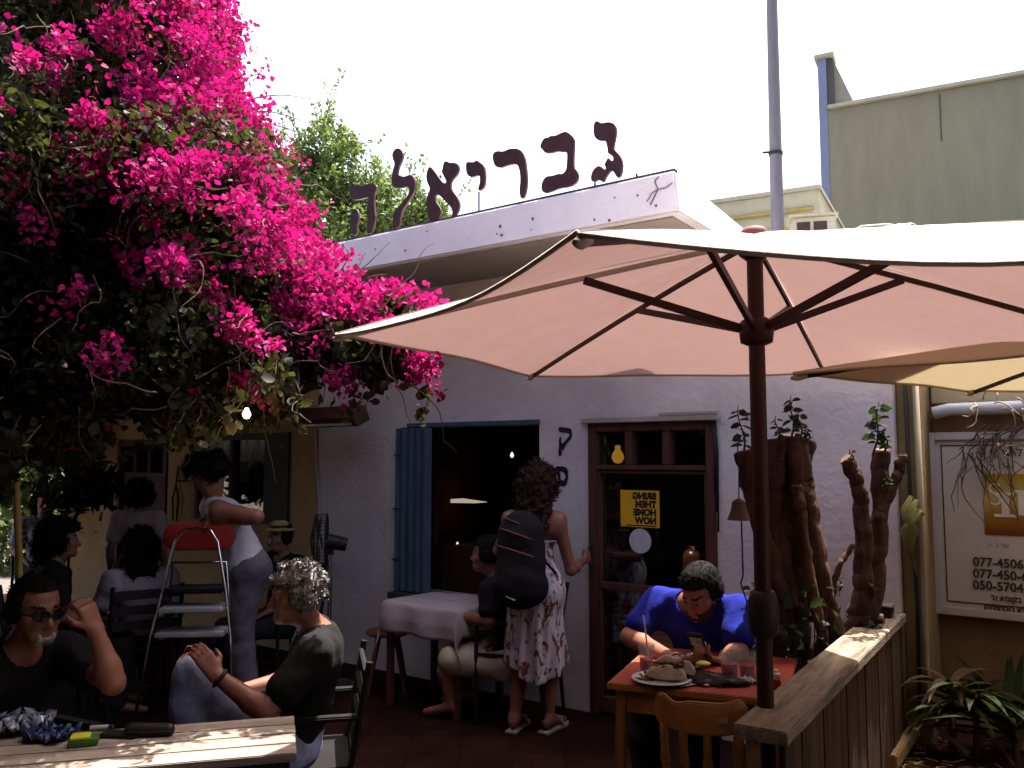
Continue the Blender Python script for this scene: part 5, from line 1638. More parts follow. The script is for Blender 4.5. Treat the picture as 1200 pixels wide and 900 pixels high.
for sx_ in (0, 1):
    for sy_ in (0, 1):
        x = .025 if not sx_ else TW - .07; y = .025 if not sy_ else TD - .07
        b = MB(); ox, oy = (-.025 if not sx_ else .025), (-.02 if not sy_ else .02)
        vs_ = [(x, y, TZ - .024), (x + .045, y, TZ - .024), (x + .045, y + .045, TZ - .024), (x, y + .045, TZ - .024)]
        lo_ = [(x + ox + .008, y + oy + .008, 0), (x + ox + .037, y + oy + .008, 0), (x + ox + .037, y + oy + .037, 0), (x + ox + .008, y + oy + .037, 0)]
        b.add(vs_ + lo_, [(0, 1, 2, 3), (7, 6, 5, 4)] + [(i, (i + 1) % 4, (i + 1) % 4 + 4, i + 4) for i in range(4)])
        b.build('leg', m_pinet, table, bevel=.003)
def on_table(px, py): 
    q = G(px, py, TZ); return Vector((q.x, q.y, TZ))

def plate(label, pos, r):
    o = MB().lathe((0, 0, 0), [(.001, .002), (r * .55, .002), (r * .62, .006), (r * .97, .018), (r, .020), (r * .98, .022), (r * .62, .011), (r * .5, .008), (.001, .008)], 36, closed=False).build('plate', m_plate, None, smooth=True)
    o.location = pos; return tag(o, label, 'plate')
m_pita = mat('toasted_pita', (.60, .52, .38), .85, .15, 14, .3, 60, col2=(.70, .62, .50))
p = on_table(775, 800); plate('white plate with a filled pita at the left of the red table', p, .125)
pita = thing('pita_sandwich', 'folded pita sandwich leaning on the white plate', 'food', p + Vector((.035, .0, .014)), -.35)
fd = Field((-.13, -.08, -.02), (.13, .09, .13), .004)
fd.ell((-.012, -.014, .008), (.092, .015, .052), k=.004); fd.ell((.006, .026, .010), (.098, .014, .078), k=.003)
fd.cut(lambda X: -X[..., 2] + .0); fd.noise(.0012, 60, 2)
V, F = fd.mesh(); np_mesh('bread', V, F, m_pita, pita, True)
b = MB()
for k in range(34):
    q = Vector((rng.uniform(-.045, .05), rng.uniform(-.004, .012), rng.uniform(.048, .068))); d = Vector(rng.normal(size=3)); d.z *= .3; d.normalize(); b.bar(q, q + d * .03, .010, .006)
b.build('filling', mat('brown_filling', (.12, .05, .02), .6, .5, 40), pita)
b = MB()
for k in range(22):
    q = Vector((rng.uniform(-.12, -.03), rng.uniform(-.05, .05), rng.uniform(-.001, .010))); d = Vector(rng.normal(size=3)); d.z *= .2; d.normalize(); b.bar(q, q + d * .035, .010, .006)
b.build('salad', mat('dark_salad', (.10, .045, .02), .6, .5, 40), pita)
p = on_table(800, 781); plate('second plate with crumpled napkin, behind the pita plate', p, .11)
def crumple(name, label, cat, pos, size, m, seed, rot=0.0, amp=.3, h=.45):
    r_ = np.random.default_rng(seed); n = 16; V = []; F = []
    hx = r_.normal(size=(n + 1, n + 1)) * amp * size * .22
    for i in range(n + 1):
        for j in range(n + 1):
            x, y = (i / n - .5) * size, (j / n - .5) * size * .75
            z = abs(math.sin(i * 1.1 + seed) * math.cos(j * 1.3)) * size * h * .35 + abs(hx[i, j]) + .004
            V.append((x + hx[i, j] * .6, y + hx[j, i] * .6, z))
    for i in range(n):
        for j in range(n):
            k = i * (n + 1) + j; F.append((k, k + n + 1, k + n + 2, k + 1))
    o = np_mesh(name, V, F, m, None); o.location = pos; o.rotation_euler = (0, 0, rot)
    sm = o.modifiers.new('thick', 'SOLIDIFY'); sm.thickness = .0015
    return tag(o, label, cat)
m_nap = mat('white_napkin', (.50, .48, .50), .85, .05, 20)
crumple('napkin', 'crumpled white napkin lying on the second plate', 'napkin', on_table(812, 779) + Vector((0, 0, .018)), .11, m_nap, 3, .3)
crumple('napkin', 'flat white napkin tucked under the pita plate', 'napkin', on_table(801, 803), .10, m_nap, 5, .5, .15, .1)
crumple('napkin', 'white napkin beside the parasol pole on the red table', 'napkin', on_table(880, 800), .10, m_nap, 9, .2, .25, .3)
p = on_table(824, 786) + Vector((0, 0, .022))
o = MB().lathe((0, 0, 0), [(.0, 0), (.03, .003), (.034, .012), (.02, .018), (.001, .019)], 12).build('lemon_slice', mat('yellow_peel', (.5, .40, .06), .5, .1, 20), None, smooth=True); o.location = p; tag(o, 'yellow lemon wedge on the edge of the second plate', 'lemon')
# black bag of things in the middle of the table
bag = thing('black_pouch', 'limp black pouch with cords in the middle of the red table', 'pouch', on_table(833, 800), -.4)
fd = Field((-.16, -.1, -.01), (.18, .1, .09), .005)
for (x, y, rx, ry, rz) in ((-.07, 0, .06, .045, .018), (.02, .012, .07, .05, .026), (.10, -.01, .05, .03, .022), (-.01, -.035, .06, .03, .014)): fd.ell((x, y, .014), (rx, ry, rz), k=.02)
fd.noise(.006, 55, 6); fd.cut(lambda X: .002 - X[..., 2]); V, F = fd.mesh()
np_mesh('body', V, F, mat('black_leather', (.010, .009, .010), .35, .2, 30, .3, 60), bag, True)
b = MB(); b.tube([(-.11, -.05, .01), (-.05, -.075, .012), (.02, -.06, .010), (.06, -.08, .008)], .004, 6); b.build('cord', m_black, bag)
b = MB(); b.lathe((-.075, -.055, .006), [(.0, 0), (.014, .002), (.016, .006), (.0, .010)], 12); b.build('tag', m_plate, bag, smooth=True)
b = MB(); b.lathe((-.005, -.075, .004), [(.0, 0), (.012, .002), (.013, .006), (.0, .010)], 12); b.build('tag', m_plate, bag, smooth=True)

def drink(label, pos, h=.115, r=.036, fill=.45, straw=False, tint=None):
    g_ = thing('tea_glass', label, 'glass', pos)
    b = MB(); n = 20; prof = [(r * .82, .001), (r * .86, .004), (r * .92, .03), (r, h), (r - .003, h), (r * .92 - .003, .032), (r * .8, .010)]
    b.lathe((0, 0, 0), prof, n, closed=False); b.lathe((0, 0, 0), [(.0005, .001), (r * .82, .001), (r * .8, .010), (.0005, .010)], n, closed=False)
    b.build('glass', m_glassware, g_, smooth='auto')
    b = MB(); b.lathe((0, 0, .011), [(.0005, 0), (r * .80, 0), (r * .86, h * fill), (.0005, h * fill)], n); b.build('tea', m_redtea, g_, smooth='auto')
    if straw:
        b = MB(); b.tube([(.01, 0, .015), (.004, 0, .10), (-.012, .0, .24)], .0035, 8); b.build('straw', m_plate, g_)
    return g_
drink('faceted glass of red tea with a straw at the left edge of the red table', on_table(758, 786), .115, .035, .35, True)
drink('tall faceted glass of red tea in front of the parasol pole, left of its twin', on_table(855, 797), .12, .038, .5)
drink('faceted glass half hidden behind the parasol pole', on_table(876, 795), .115, .037, .4)
bt = thing('sauce_bottle', 'small bottle with white cap and red label right of the parasol pole', 'bottle', on_table(910, 812))
b = MB(); b.lathe((0, 0, 0), [(.001, 0), (.018, .001), (.020, .004), (.020, .045), (.012, .055)], 18); b.build('bottle', mat('red_sauce', (.30, .03, .02), .3), bt, smooth='auto')
b = MB(); b.lathe((0, 0, .055), [(.017, 0), (.017, .02), (.009, .026), (.008, .036), (.001, .037)], 16); b.build('cap', mat('white_cap', (.6, .57, .52), .4), bt, smooth='auto')

# --- pine chair with curved back rail and turned spindles
ch = thing('pine_chair', 'orange pine chair with curved slotted back rail, in front of the red table', 'chair', (0, 0, 0))
cx, cy = P(818, 840, 2.98).x, 2.98
zt_c = P(815, 818, 2.98).z
ch.location = (cx, cy, 0); ch.rotation_euler = (0, 0, -.38)
# local: back at y=0, seat towards +y
HW = .158
def rail_pt(t, z): return Vector((HW * t, .055 * t * t - .0, z))
V = []; F = []; nS = 22
hgt = .122
for i in range(nS + 1):
    t = -1 + 2 * i / nS
    c = rail_pt(t, 0)
    top = zt_c - .012 - .010 * abs(t) ** 3 + (.016 * math.exp(-((t + .85) / .2) ** 2) + .016 * math.exp(-((t - .85) / .2) ** 2)) - .012 * math.exp(-((t + .48) / .2) ** 2)
    bot = zt_c - hgt + .012 * abs(t) ** 2
    if abs(t) > .9: 
        m_ = (top + bot) / 2; f = 1 - (abs(t) - .9) / .1 * .45; top, bot = m_ + (top - m_) * f, m_ + (bot - m_) * f
    th = .012
    V += [(c.x, c.y - th, bot), (c.x, c.y - th, top), (c.x, c.y + th, top), (c.x, c.y + th, bot)]
for i in range(nS):
    k = i * 4
    for j in range(4):
        a, b_ = k + j, k + (j + 1) % 4
        if 13 <= i <= 17 and j in (0, 2): pass
        F.append((a, b_, b_ + 4, a + 4))
F += [(0, 1, 2, 3), (nS * 4 + 3, nS * 4 + 2, nS * 4 + 1, nS * 4)]
mb = MB(); mb.add(V, F); rl = mb.build('back_rail', m_pine, ch, bevel=.006, smooth='auto')
q = rail_pt(.45, zt_c - .068)
b = MB(); b.box(q.x - .026, q.x + .026, q.y - .0135, q.y + .0135, zt_c - .078, zt_c - .058); b.build('slot', mat('pale_slot_wood', (.5, .33, .16), .6), ch, bevel=.002)
SZ = .45
b = MB(); fdp = [(-.175, .02), (.175, .02), (.20, .36), (.16, .40), (-.16, .40), (-.20, .36)]
b.add([(x, y, SZ - .03) for x, y in fdp] + [(x, y, SZ) for x, y in fdp], [(5, 4, 3, 2, 1, 0), (6, 7, 8, 9, 10, 11)] + [(i, (i + 1) % 6, (i + 1) % 6 + 6, i + 6) for i in range(6)])
b.build('seat', m_pine, ch, bevel=.010)
zb_c = zt_c - hgt + .012
for t in (-.80, -.34, .18):
    a = Vector((HW * .9 * t, .045, SZ)); e = rail_pt(t, zb_c + .008); d = e - a
    pts = [a + d * s for s in (0, .15, .3, .42, .5, .56, .62, .75, .9, 1)]
    b = MB(); b.tube(pts, [.012, .014, .016, .013, .018, .011, .018, .013, .015, .012], 12); b.build('spindle', m_pine, ch, smooth=True)
a = Vector((HW * .86, .05, SZ)); e = rail_pt(.80, zb_c + .012); d = e - a
b = MB(); b.tube([a + d * s for s in (0, .2, .4, .5, .6, .8, 1)], [.018, .021, .019, .024, .018, .02, .016], 12); b.build('spindle', m_pine, ch, smooth=True)
for sx_ in (-1, 1):
    for y, dy in ((.06, -.05), (.34, .04)):
        b = MB(); p0_ = Vector((.14 * sx_, y, SZ - .03)); p1_ = Vector((.19 * sx_, y + dy, 0)); d = p1_ - p0_
        b.tube([p0_ + d * s for s in (0, .2, .3, .38, .6, .85, 1)], [.014, .021, .016, .022, .021, .015, .013], 12); b.build('leg', m_pine, ch, smooth=True)
    b = MB(); b.tube([(.165 * sx_, .04, .2), (.165 * sx_, .36, .2)], .010, 8); b.build('stretcher', m_pine, ch)

# --- plank table in the left foreground
m_plank = mat('weathered_grey_plank', (.22, .165, .14), .7, .35, 7, .4, 40, stretch=(.25, 3, 3), col2=(.30, .24, .20))
LZ = .75
q1, q2 = G(346, 838, LZ), G(356, 880, LZ)
q0 = G(-60, 868, LZ); 
ax = (q0 - q1); ax.z = 0; axn = ax.normalized()
lrot = math.atan2(-axn.y, -axn.x)
LD = (q1 - q2).length
lt = thing('plank_table', 'weathered plank table in the left foreground, its right end in the sun', 'table', (q1.x, q1.y, 0), lrot)
w = LD * 1.02 / 4
for k in range(4):
    b = MB(); b.box(-1.75, rng.uniform(-.004, .004), -w * (k + 1) + .003, -w * k - .003, LZ - .03, LZ - rng.uniform(0, .002)); b.build('plank', m_plank, lt, bevel=.003)
b = MB(); b.box(-1.7, -.02, -LD * .99, -LD * .95, LZ - .09, LZ - .031); b.box(-1.7, -.02, -.05, -.02, LZ - .09, LZ - .031); b.box(-.06, -.03, -LD * .95, -.05, LZ - .09, LZ - .031); b.build('frame', m_black, lt)
for x in (-.14, -1.6):
    for y in (-.05, -LD + .05):
        b = MB(); b.box(x - .025, x + .025, y - .025, y + .025, 0, LZ - .0915); b.build('leg', mat('brown_table_leg', (.14, .06, .025), .6, .3, 6), lt, bevel=.003)
def on_left(px, py): q = G(px, py, LZ); return Vector((q.x, q.y, LZ))
m_wrap = mat('silvery_blue_wrapper', (.30, .32, .42), .25, .5, 9, .3, 30, metal=.35)
crumple('crumpled_wrapper', 'shiny crumpled blue and silver wrapper on the plank table', 'wrapper', on_left(28, 858), .16, m_wrap, 4, .4, .45, .8)
crumple('crumpled_wrapper', 'flatter dark blue wrapper beside the silvery one', 'wrapper', on_left(58, 866), .15, mat('dark_blue_wrapper', (.05, .07, .16), .3, .5, 12, metal=.2), 12, -.2, .35, .5)
pk = thing('tobacco_packet', 'green packet with a yellow-green top on the plank table', 'packet', on_left(98, 872), .35)
b = MB(); b.box(-.045, .045, -.035, .035, 0, .022); b.build('body', mat('green_packet', (.05, .11, .02), .5, .3, 20), pk, bevel=.004)
b = MB(); b.box(-.040, .020, -.03, .03, .0225, .030); b.build('flap', mat('lime_flap', (.42, .46, .03), .5, .1, 20), pk, bevel=.002)
pw = thing('phone', 'dark phone lying face down on the plank table', 'phone', on_left(142, 862), -.1)
b = MB(); b.box(-.07, .07, -.036, .036, 0, .010); b.build('body', m_black, pw, bevel=.004)
b = MB(); b.box(.04, .056, .012, .028, .0101, .0125); b.build('camera_bump', m_darkmetal, pw, bevel=.001)
lg = thing('lighter', 'small pale lighter behind the green packet', 'lighter', on_left(118, 856), .2)
b = MB(); b.tube([(-.035, 0, .010), (.025, 0, .010)], .009, 10); b.build('body', mat('pale_lighter', (.4, .4, .4), .4), lg, smooth='auto')
b = MB(); b.tube([(.025, 0, .010), (.040, 0, .010)], .008, 10); b.build('head', m_darkmetal, lg, smooth='auto')
gl = thing('glasses_case', 'long black glasses case on the plank table near the sunlit end', 'case', on_left(176, 862), .08)
fd = Field((-.1, -.05, -.01), (.1, .05, .06), .004); fd.cone((-.06, 0, .018), (.06, 0, .018), .026, .022, k=.01); fd.cut(lambda X: .001 - X[..., 2]); V, F = fd.mesh()
np_mesh('shell', V, F, m_black, gl, True)
b = MB(); b.bar((-.075, -.027, .02), (.07, -.025, .02), .003, .003); b.build('seam', m_darkmetal, gl)

# --- black terrace chairs (one built, the rest copied)
def black_chair(label):
    c = thing('terrace_chair', label, 'chair', (0, 0, 0), 0, 'black chairs on the terrace')
    b = MB(); b.box(-.22, .22, -.22, .22, .425, .45); b.build('seat', m_black, c, bevel=.01)
    b = MB(); 
    for z in (.60, .70, .80): b.bar((-.21, -.235 - (z - .45) * .12, z), (.21, -.235 - (z - .45) * .12, z), .02, .06)
    b.build('backrest', m_black, c, bevel=.004)
    for sx_ in (-1, 1):
        b = MB(); b.tube([(.215 * sx_, .20, 0), (.215 * sx_, .20, .63)], .014, 8); b.build('leg', m_black, c)
        b = MB(); b.tube([(.215 * sx_, -.26, 0), (.215 * sx_, -.22, .45), (.215 * sx_, -.29, .86)], .014, 8); b.build('leg', m_black, c)
        b = MB(); b.box(.215 * sx_ - .025, .215 * sx_ + .025, -.25, .22, .635, .655); b.build('armrest', m_black, c, bevel=.006)
    return c
chair0 = black_chair('black chair under the curly grey-haired man, armrest towards the parasol')
def put_chair(first, loc, yaw, label):
    c = chair0 if first else copy_tree(chair0)
    c.location = loc; c.rotation_euler = (0, 0, yaw); c['label'] = label
    return c

# --- red step stool
zs = lambda px, py, Y: P(px, py, Y)
SY = 5.75
st = thing('step_stool_chair', 'tall chrome step stool with a red back panel', 'step stool', (P(230, 700, SY).x, SY, 0), .10)
m_red = mat('red_vinyl', (.36, .035, .03), .45, .1, 8)
m_chrome = mat('chrome', (.62, .62, .64), .18, .05, 5, metal=1.0)
m_step = mat('grey_step', (.34, .34, .37), .5, .15, 12)
zt2, zb2 = P(230, 612, SY).z, P(230, 646, SY).z
fd = Field((-.32, -.06, zb2 - .06), (.32, .08, zt2 + .06), .007)
fd.cone((-.145, .03, (zt2 + zb2) / 2), (.145, .03, (zt2 + zb2) / 2), (zt2 - zb2) / 2, (zt2 - zb2) / 2, k=.0, flat=((0, 1, 0), 5.0))
V, F = fd.mesh(); np_mesh('back_panel', V, F, m_red, st, True)
zl = lambda py: P(230, py, SY).z
xl = lambda px: (px - 230) / 1000 * SY
def front(sx_): return [(xl(230) + sx_ * .0, -.03, zl(619)), (sx_ * .085, -.03, zl(621)), (sx_ * .135, -.035, zl(634)), (sx_ * .20, -.06, zl(690)), (sx_ * .25, -.12, zl(740)), (sx_ * .31, -.2, .0)]
b = MB(); L_ = front(-1)[::-1]; R_ = front(1)[1:]
b.tube(L_ + R_, .0105, 10); b.build('front_frame', m_chrome, st, smooth=True)
b = MB(); b.tube([(-.22, .30, 0), (-.20, .10, zl(725)), (-.175, .05, zl(660)), (.175, .05, zl(660)), (.20, .10, zl(725)), (.22, .30, 0)], .0105, 10); b.build('rear_frame', m_chrome, st, smooth=True)
for py, wx in ((708, .20), (736, .215)):
    z = zl(py); b = MB(); b.box(-wx, wx, -.16, .06, z - .03, z); b.build('step', m_step, st, bevel=.006)
b = MB(); b.box(-.19, .19, -.10, .16, zl(688) - .03, zl(688)); b.build('seat', m_black, st, bevel=.01)

# --- pedestal fan
FY = 6.5
q = P(372, 634, FY)
fan = thing('pedestal_fan', 'black pedestal fan seen side-on against the white wall', 'fan', (q.x + .10, FY, 0), .15)
hz_ = q.z; 
b = MB(); b.tube([(0, 0, .03), (0, 0, .8)], .017, 12); b.tube([(0, 0, .8), (0, 0, hz_ - .08)], .011, 12); b.build('pole', m_chrome, fan, smooth='auto')
b = MB(); b.lathe((0, 0, 0), [(.001, 0), (.2, 0), (.2, .02), (.05, .04), (.02, .06)], 24); b.build('base', m_black, fan, smooth='auto')
b = MB(); b.tube([(-.02, 0, hz_), (.12, 0, hz_ - .03)], [.058, .05], 16); b.bar((0, 0, hz_ - .1), (0, 0, hz_ - .03), .05, .05); b.build('motor', m_black, fan, smooth='auto')
b = MB()
for k in range(40):
    a = 2 * math.pi * k / 40; rr = .205
    b.tube([(-.03, .03 * math.cos(a), hz_ + .03 * math.sin(a)), (-.03, rr * math.cos(a), hz_ + rr * math.sin(a)), (-.11, rr * .97 * math.cos(a), hz_ + rr * .97 * math.sin(a)), (-.15, .02 * math.cos(a), hz_ + .02 * math.sin(a))], .0025, 4)
for xx, rr in ((-.03, .205), (-.11, .2)):
    b.tube([(xx, rr * math.cos(t), hz_ + rr * math.sin(t)) for t in np.linspace(0, 2 * math.pi, 41)], .006, 6)
b.build('guard', m_black, fan)
for k in range(3):
    b = MB(); a = 2 * math.pi * k / 3
    pts = [(-.08, .03 * math.cos(a) , hz_ + .03 * math.sin(a)), (-.065, .18 * math.cos(a - .5), hz_ + .18 * math.sin(a - .5)), (-.075, .19 * math.cos(a), hz_ + .19 * math.sin(a)), (-.095, .17 * math.cos(a + .5), hz_ + .17 * math.sin(a + .5))]
    b.add(pts, [(0, 1, 2, 3)]); o = b.build('blade', m_black, fan); md = o.modifiers.new('t', 'SOLIDIFY'); md.thickness = .004

# --- patio heater lamp on the wall, its cable; bulb; hanging basket; wall bracket
hu_, hz2 = FP(384, 484, -.28)
ht = thing('wall_heater', 'brown slanted infrared heater on a bracket high on the wall, cable hanging down', 'heater', FW(hu_, 0, hz2), FA)
hw = .38
b = MB(); sec = [(-.16, -.06), (-.30, -.12), (-.36, -.05), (-.22, .06)]
b.add([(-hw, y, z) for y, z in sec] + [(hw, y, z) for y, z in sec], [(0, 1, 2, 3), (7, 6, 5, 4)] + [(i, (i + 1) % 4, (i + 1) % 4 + 4, i + 4) for i in range(4)])
b.build('housing', mat('brown_heater', (.10, .035, .025), .5, .2, 8), ht, bevel=.008)
b = MB(); b.box(-hw + .05, hw - .05, -.305, -.30, -.10, -.05, Matrix.Translation((0, -.02, -.01)) ); b.build('reflector', mat('dim_reflector', (.2, .16, .14), .3, metal=.7), ht)
b = MB(); b.bar((-.12, -.002, .02), (-.12, -.22, .03), .03, .03); b.bar((.12, -.002, .02), (.12, -.22, .03), .03, .03); b.build('bracket', m_darkmetal, ht)
u2, z2 = FP(368, 505, -.02); u3, z3 = FP(374, 625, -.02)
b = MB(); b.tube([(-.10, -.15, -.05), (u2 - hu_, -.012, z2 - hz2), (u3 - hu_, -.012, z3 - hz2)], .006, 6); b.build('cable', mat('white_cable', (.42, .36, .32), .6), ht)
q = P(289, 486, 3.15)
bl = thing('festoon_bulb', 'small glowing bulb hanging under the bougainvillea', 'bulb', q)
bulb(bl, (0, 0, 0), .015); ld = bpy.data.lights.new('bulb_light', 'POINT'); ld.energy = 0.35; ld.color = (1.0, .62, .28); ld.shadow_soft_size = .03; lo_ = bpy.data.objects.new('bulb_light', ld); COL.objects.link(lo_); lo_.parent = bl; lo_.location = (0, 0, -.07); b = MB(); b.lathe((0, 0, .024), [(.009, 0), (.009, .03), (.003, .036)], 10); b.build('socket', m_black, bl); b = MB(); b.tube([(0, 0, .058), (-.01, .06, .16), (-.06, .3, .34)], .003, 6); b.build('flex', m_black, bl)
q = P(100, 570, 8.0)
hb_ = thing('hanging_basket', 'hanging fern basket in front of the cream wall', 'basket', q)
pts = rng.normal(size=(420, 3)) * np.array([.13, .13, .09]) + np.array([0, 0, -.02])
V, F = leaves(pts, rng.uniform(.10, .22, 420), .25, .1); np_mesh('leaves', V, F, m_blade, hb_)
b = MB(); b.lathe((0, 0, -.2), [(.001, 0), (.1, .02), (.16, .16), (.15, .17)], 16); b.build('pot', m_black, hb_)
b = MB(); 
for k in range(3): b.tube([(.15 * math.cos(k * 2.1), .15 * math.sin(k * 2.1), -.03), (0, 0, .5)], .004, 5)
b.tube([(0, 0, .5), (0, 0, 1.0)], .004, 5); b.build('chain', m_darkmetal, hb_)
bu, bz = FP(207, 575, -.02)
wb = thing('wall_hook', 'thin black metal hook bracket between the two cream wall openings', 'bracket', FW(bu, 0, bz), FA)
b = MB(); b.tube([(0, -.01, .25), (0, -.03, .05), (.06, -.03, -.08), (.03, -.03, -.3)], .010, 6); b.tube([(0, -.03, .05), (-.05, -.03, -.08), (-.03, -.03, -.3)], .010, 6); b.tube([(0, -.02, .10), (.22, -.02, .10)], .008, 6); b.build('bracket', m_darkmetal, wb)

# --- cloth-covered table and stool below the window
CY = -.42
cu_, cz_ = FP(522, 712, CY)
ct = thing('side_table', 'small square table under the blue-framed window', 'table', FW(cu_, CY, 0), FA)
cz_ = FP(522, 704, CY)[1]
b = MB(); b.box(-.33, .33, -.26, .26, cz_ - .03, cz_ - .004); b.build('table_top', mat('brown_ply', (.10, .04, .025), .6, .2, 5), ct)
for x in (-.3, .3):
    for y in (-.23, .23): b = MB(); b.box(x - .02, x + .02, y - .02, y + .02, 0, cz_ - .031); b.build('leg', mat('brown_ply', (.10, .04, .025), .6, .2, 5), ct)
fd_n = 40; V, F = [], []
for i in range(fd_n + 1):
    for j in range(fd_n + 1):
        x = -.52 + 1.04 * i / fd_n; y = -.48 + .96 * j / fd_n
        ox, oy = max(abs(x) - .345, 0), max(abs(y) - .275, 0)
        drop = ox + oy
        xx = math.copysign(min(abs(x), .345 + .025 * min(1, ox * 9)) + .02 * math.sin(y * 22) * min(1, ox * 6), x)
        yy = math.copysign(min(abs(y), .275 + .025 * min(1, oy * 9)) + .02 * math.sin(x * 20) * min(1, oy * 6), y)
        V.append((xx, yy, cz_ + .004 - drop * .98 + .004 * math.sin(x * 9 + y * 7)))
for i in range(fd_n):
    for j in range(fd_n):
        k = i * (fd_n + 1) + j; F.append((k, k + fd_n + 1, k + fd_n + 2, k + 1))
o = np_mesh('tablecloth', V, F, mat('pale_pink_cloth', (.36, .29, .30), .9, .12, 8, .2, 60), None, True)
o.location = FW(cu_, CY, 0); o.rotation_euler = (0, 0, FA); md = o.modifiers.new('t', 'SOLIDIFY'); md.thickness = .003
tag(o, 'pale pinkish cloth draped over the small table under the window', 'tablecloth')
su_, _ = FP(452, 790, -.75)
sq = G(450, 815)
sl_ = thing('low_stool', 'low wooden stool with splayed legs by the foot of the white wall', 'stool', (sq.x, sq.y + .15, 0), .4)
m_stool = mat('reddish_stool_wood', (.13, .04, .025), .6, .3, 6)
b = MB(); b.lathe((0, 0, .40), [(.001, 0), (.15, 0), (.16, .012), (.155, .03), (.001, .032)], 20); b.build('seat', m_stool, sl_)
for k in range(4):
    a = k * math.pi / 2 + .5; b = MB(); b.tube([(.09 * math.cos(a), .09 * math.sin(a), .40), (.19 * math.cos(a), .19 * math.sin(a), 0)], [.022, .016], 10); b.build('leg', m_stool, sl_)
# ================================================================== people
m_skin = mat('tanned_skin', (.21, .08, .048), .5, .10, 12, .08, 120, spec=.4)
m_skin2 = mat('light_skin', (.42, .19, .12), .5, .08, 12, .08, 120, spec=.4)
m_hair = mat('black_hair', (.007, .005, .004), .75, .3, 30, .45, 220, spec=.1)
m_brownhair = mat('dark_brown_hair', (.026, .011, .008), .7, .4, 30, .9, 150, spec=.15)
m_greyhair = mat('grey_curls', (.10, .085, .08), .5, .7, 30, .8, 90, col2=(.46, .43, .41))
m_greybeard = mat('grey_beard', (.35, .32, .30), .7, .4, 60, .5, 160)
m_darkbeard = mat('short_dark_beard', (.030, .016, .011), .8, .4, 60, .4, 160)
m_blue = mat('royal_blue_cotton', (.006, .012, .19), .95, .18, 10, .8, 15)
m_blacktee = mat('black_cotton', (.008, .007, .008), .95, .3, 10, .6, 18)
m_whitetank = mat('white_ribbed_cotton', (.44, .42, .47), .9, .06, 10, .6, 16)
m_lilactee = mat('pale_lilac_cotton', (.32, .28, .34), .9, .08, 8, .2, 60)
m_pinktop = mat('dusty_pink_cotton', (.34, .22, .20), .9, .1, 8, .2, 60)
m_jean = mat('pale_blue_denim', (.30, .34, .54), .9, .3, 14, .8, 22)
m_linen = mat('greyish_linen', (.10, .085, .105), .9, .2, 9, .9, 14)
m_darktr = mat('dark_trousers', (.02, .018, .022), .9, .2, 9)
m_cream = mat('cream_shorts_cotton', (.42, .35, .26), .9, .12, 8)
m_sandal = mat('pale_sandal', (.30, .24, .20), .7)
m_leather = mat('brown_leather_shoe', (.10, .035, .015), .25, .3, 8, spec=.6)

def Lc(w, root, yaw):
    """world point -> person's own frame"""
    d = Vector(w) - Vector(root); c, s = math.cos(yaw), math.sin(yaw)
    return vec((c * d.x + s * d.y, -s * d.x + c * d.y, d.z))
def yaw_of(fx, fy): return math.atan2(-fx, fy)

# --- man in blue T-shirt with phone
yw = yaw_of(-N.x * .9 - .06, -N.y)
fc = t1 + (t1 - t0).normalized() * .18 + Vector((math.cos(trot), math.sin(trot), 0)) * (TW * .36)
hd_px = P(821, 690, fc.y - .24)
root = (fc.x + .0, fc.y + .0, 0)
root = (hd_px.x + .10, fc.y + .03, 0)
J = pose_sit(1.02)
J['pel'] = vec((0, 0, .50)); J['chest'] = vec((0, .10, .79)); J['neck'] = vec((0, .185, 1.00))
J['shR'] = vec((.215, .15, .955)); J['shL'] = vec((-.215, .15, .955))
J['head'] = Lc(P(821, 694, root[1] - .24), root, yw); J['head'][2] += .0
J['hf'] = nrm((.16, .80, -.52)); J['hu'] = vec((.02, .55, .83))
wR = P(793, 775, root[1] - .50); wL = P(846, 776, root[1] - .47)
J['wrR'] = Lc(wR, root, yw); J['wrL'] = Lc(wL, root, yw)
J['elR'] = vec((.30, .30, .795)); J['elL'] = vec((-.27, .30, .795))
phone_c = P(818, 757, root[1] - .50)
pr_, pl_ = Lc(phone_c, root, yw), None
handsB = {'R': (Lc(P(818, 772, root[1] - .56), root, yw) - J['wrR'], (0, -.35, .9), .75), 'L': (Lc(P(812, 768, root[1] - .55), root, yw) - J['wrL'], (0, -.35, .9), .75)}
man, info = person('man in a royal blue T-shirt bent over his phone at the red-topped table', root, yw, J, m_skin,
    [dict(kind='tee', mat=m_blue, off=.014, neck=.074, seed=4), dict(kind='trousers', mat=m_darktr), dict(kind='shoes', mat=m_black)],
    dict(kind='short', mat=m_hair, vol=.004, line=.070, beard=True, bmat=m_darkbeard, btop=-.040), h=.0062, build=1.08, hands=handsB, headscale=1.07)
put_chair(True, (0, 0, 0), 0, '')
ph = thing('phone', 'black phone held in both hands by the man in blue', 'phone', phone_c, yw)
b = MB(); Mx = Matrix.Rotation(-.55, 4, 'X')
b.box(-.038, .038, -.005, .005, -.075, .075, Mx); b.build('body', m_black, ph, bevel=.003)
b = MB(); b.box(-.030, .026, .0055, .0085, .010, .052, Mx); b.build('case_patch', mat('pale_case_print', (.45, .42, .36), .6, .4, 60), ph)
br = thing('wristband', 'pale bracelet on the wrist of the man in blue', 'bracelet', wR, 0)
d_ = (vec(J['wrR']) - vec(J['elR'])); c_, s_ = math.cos(yw), math.sin(yw); dw = Vector((c_ * d_[0] - s_ * d_[1], s_ * d_[0] + c_ * d_[1], d_[2])).normalized()
a_ = dw.cross(Vector((0, 0, 1))).normalized(); b_ = dw.cross(a_)
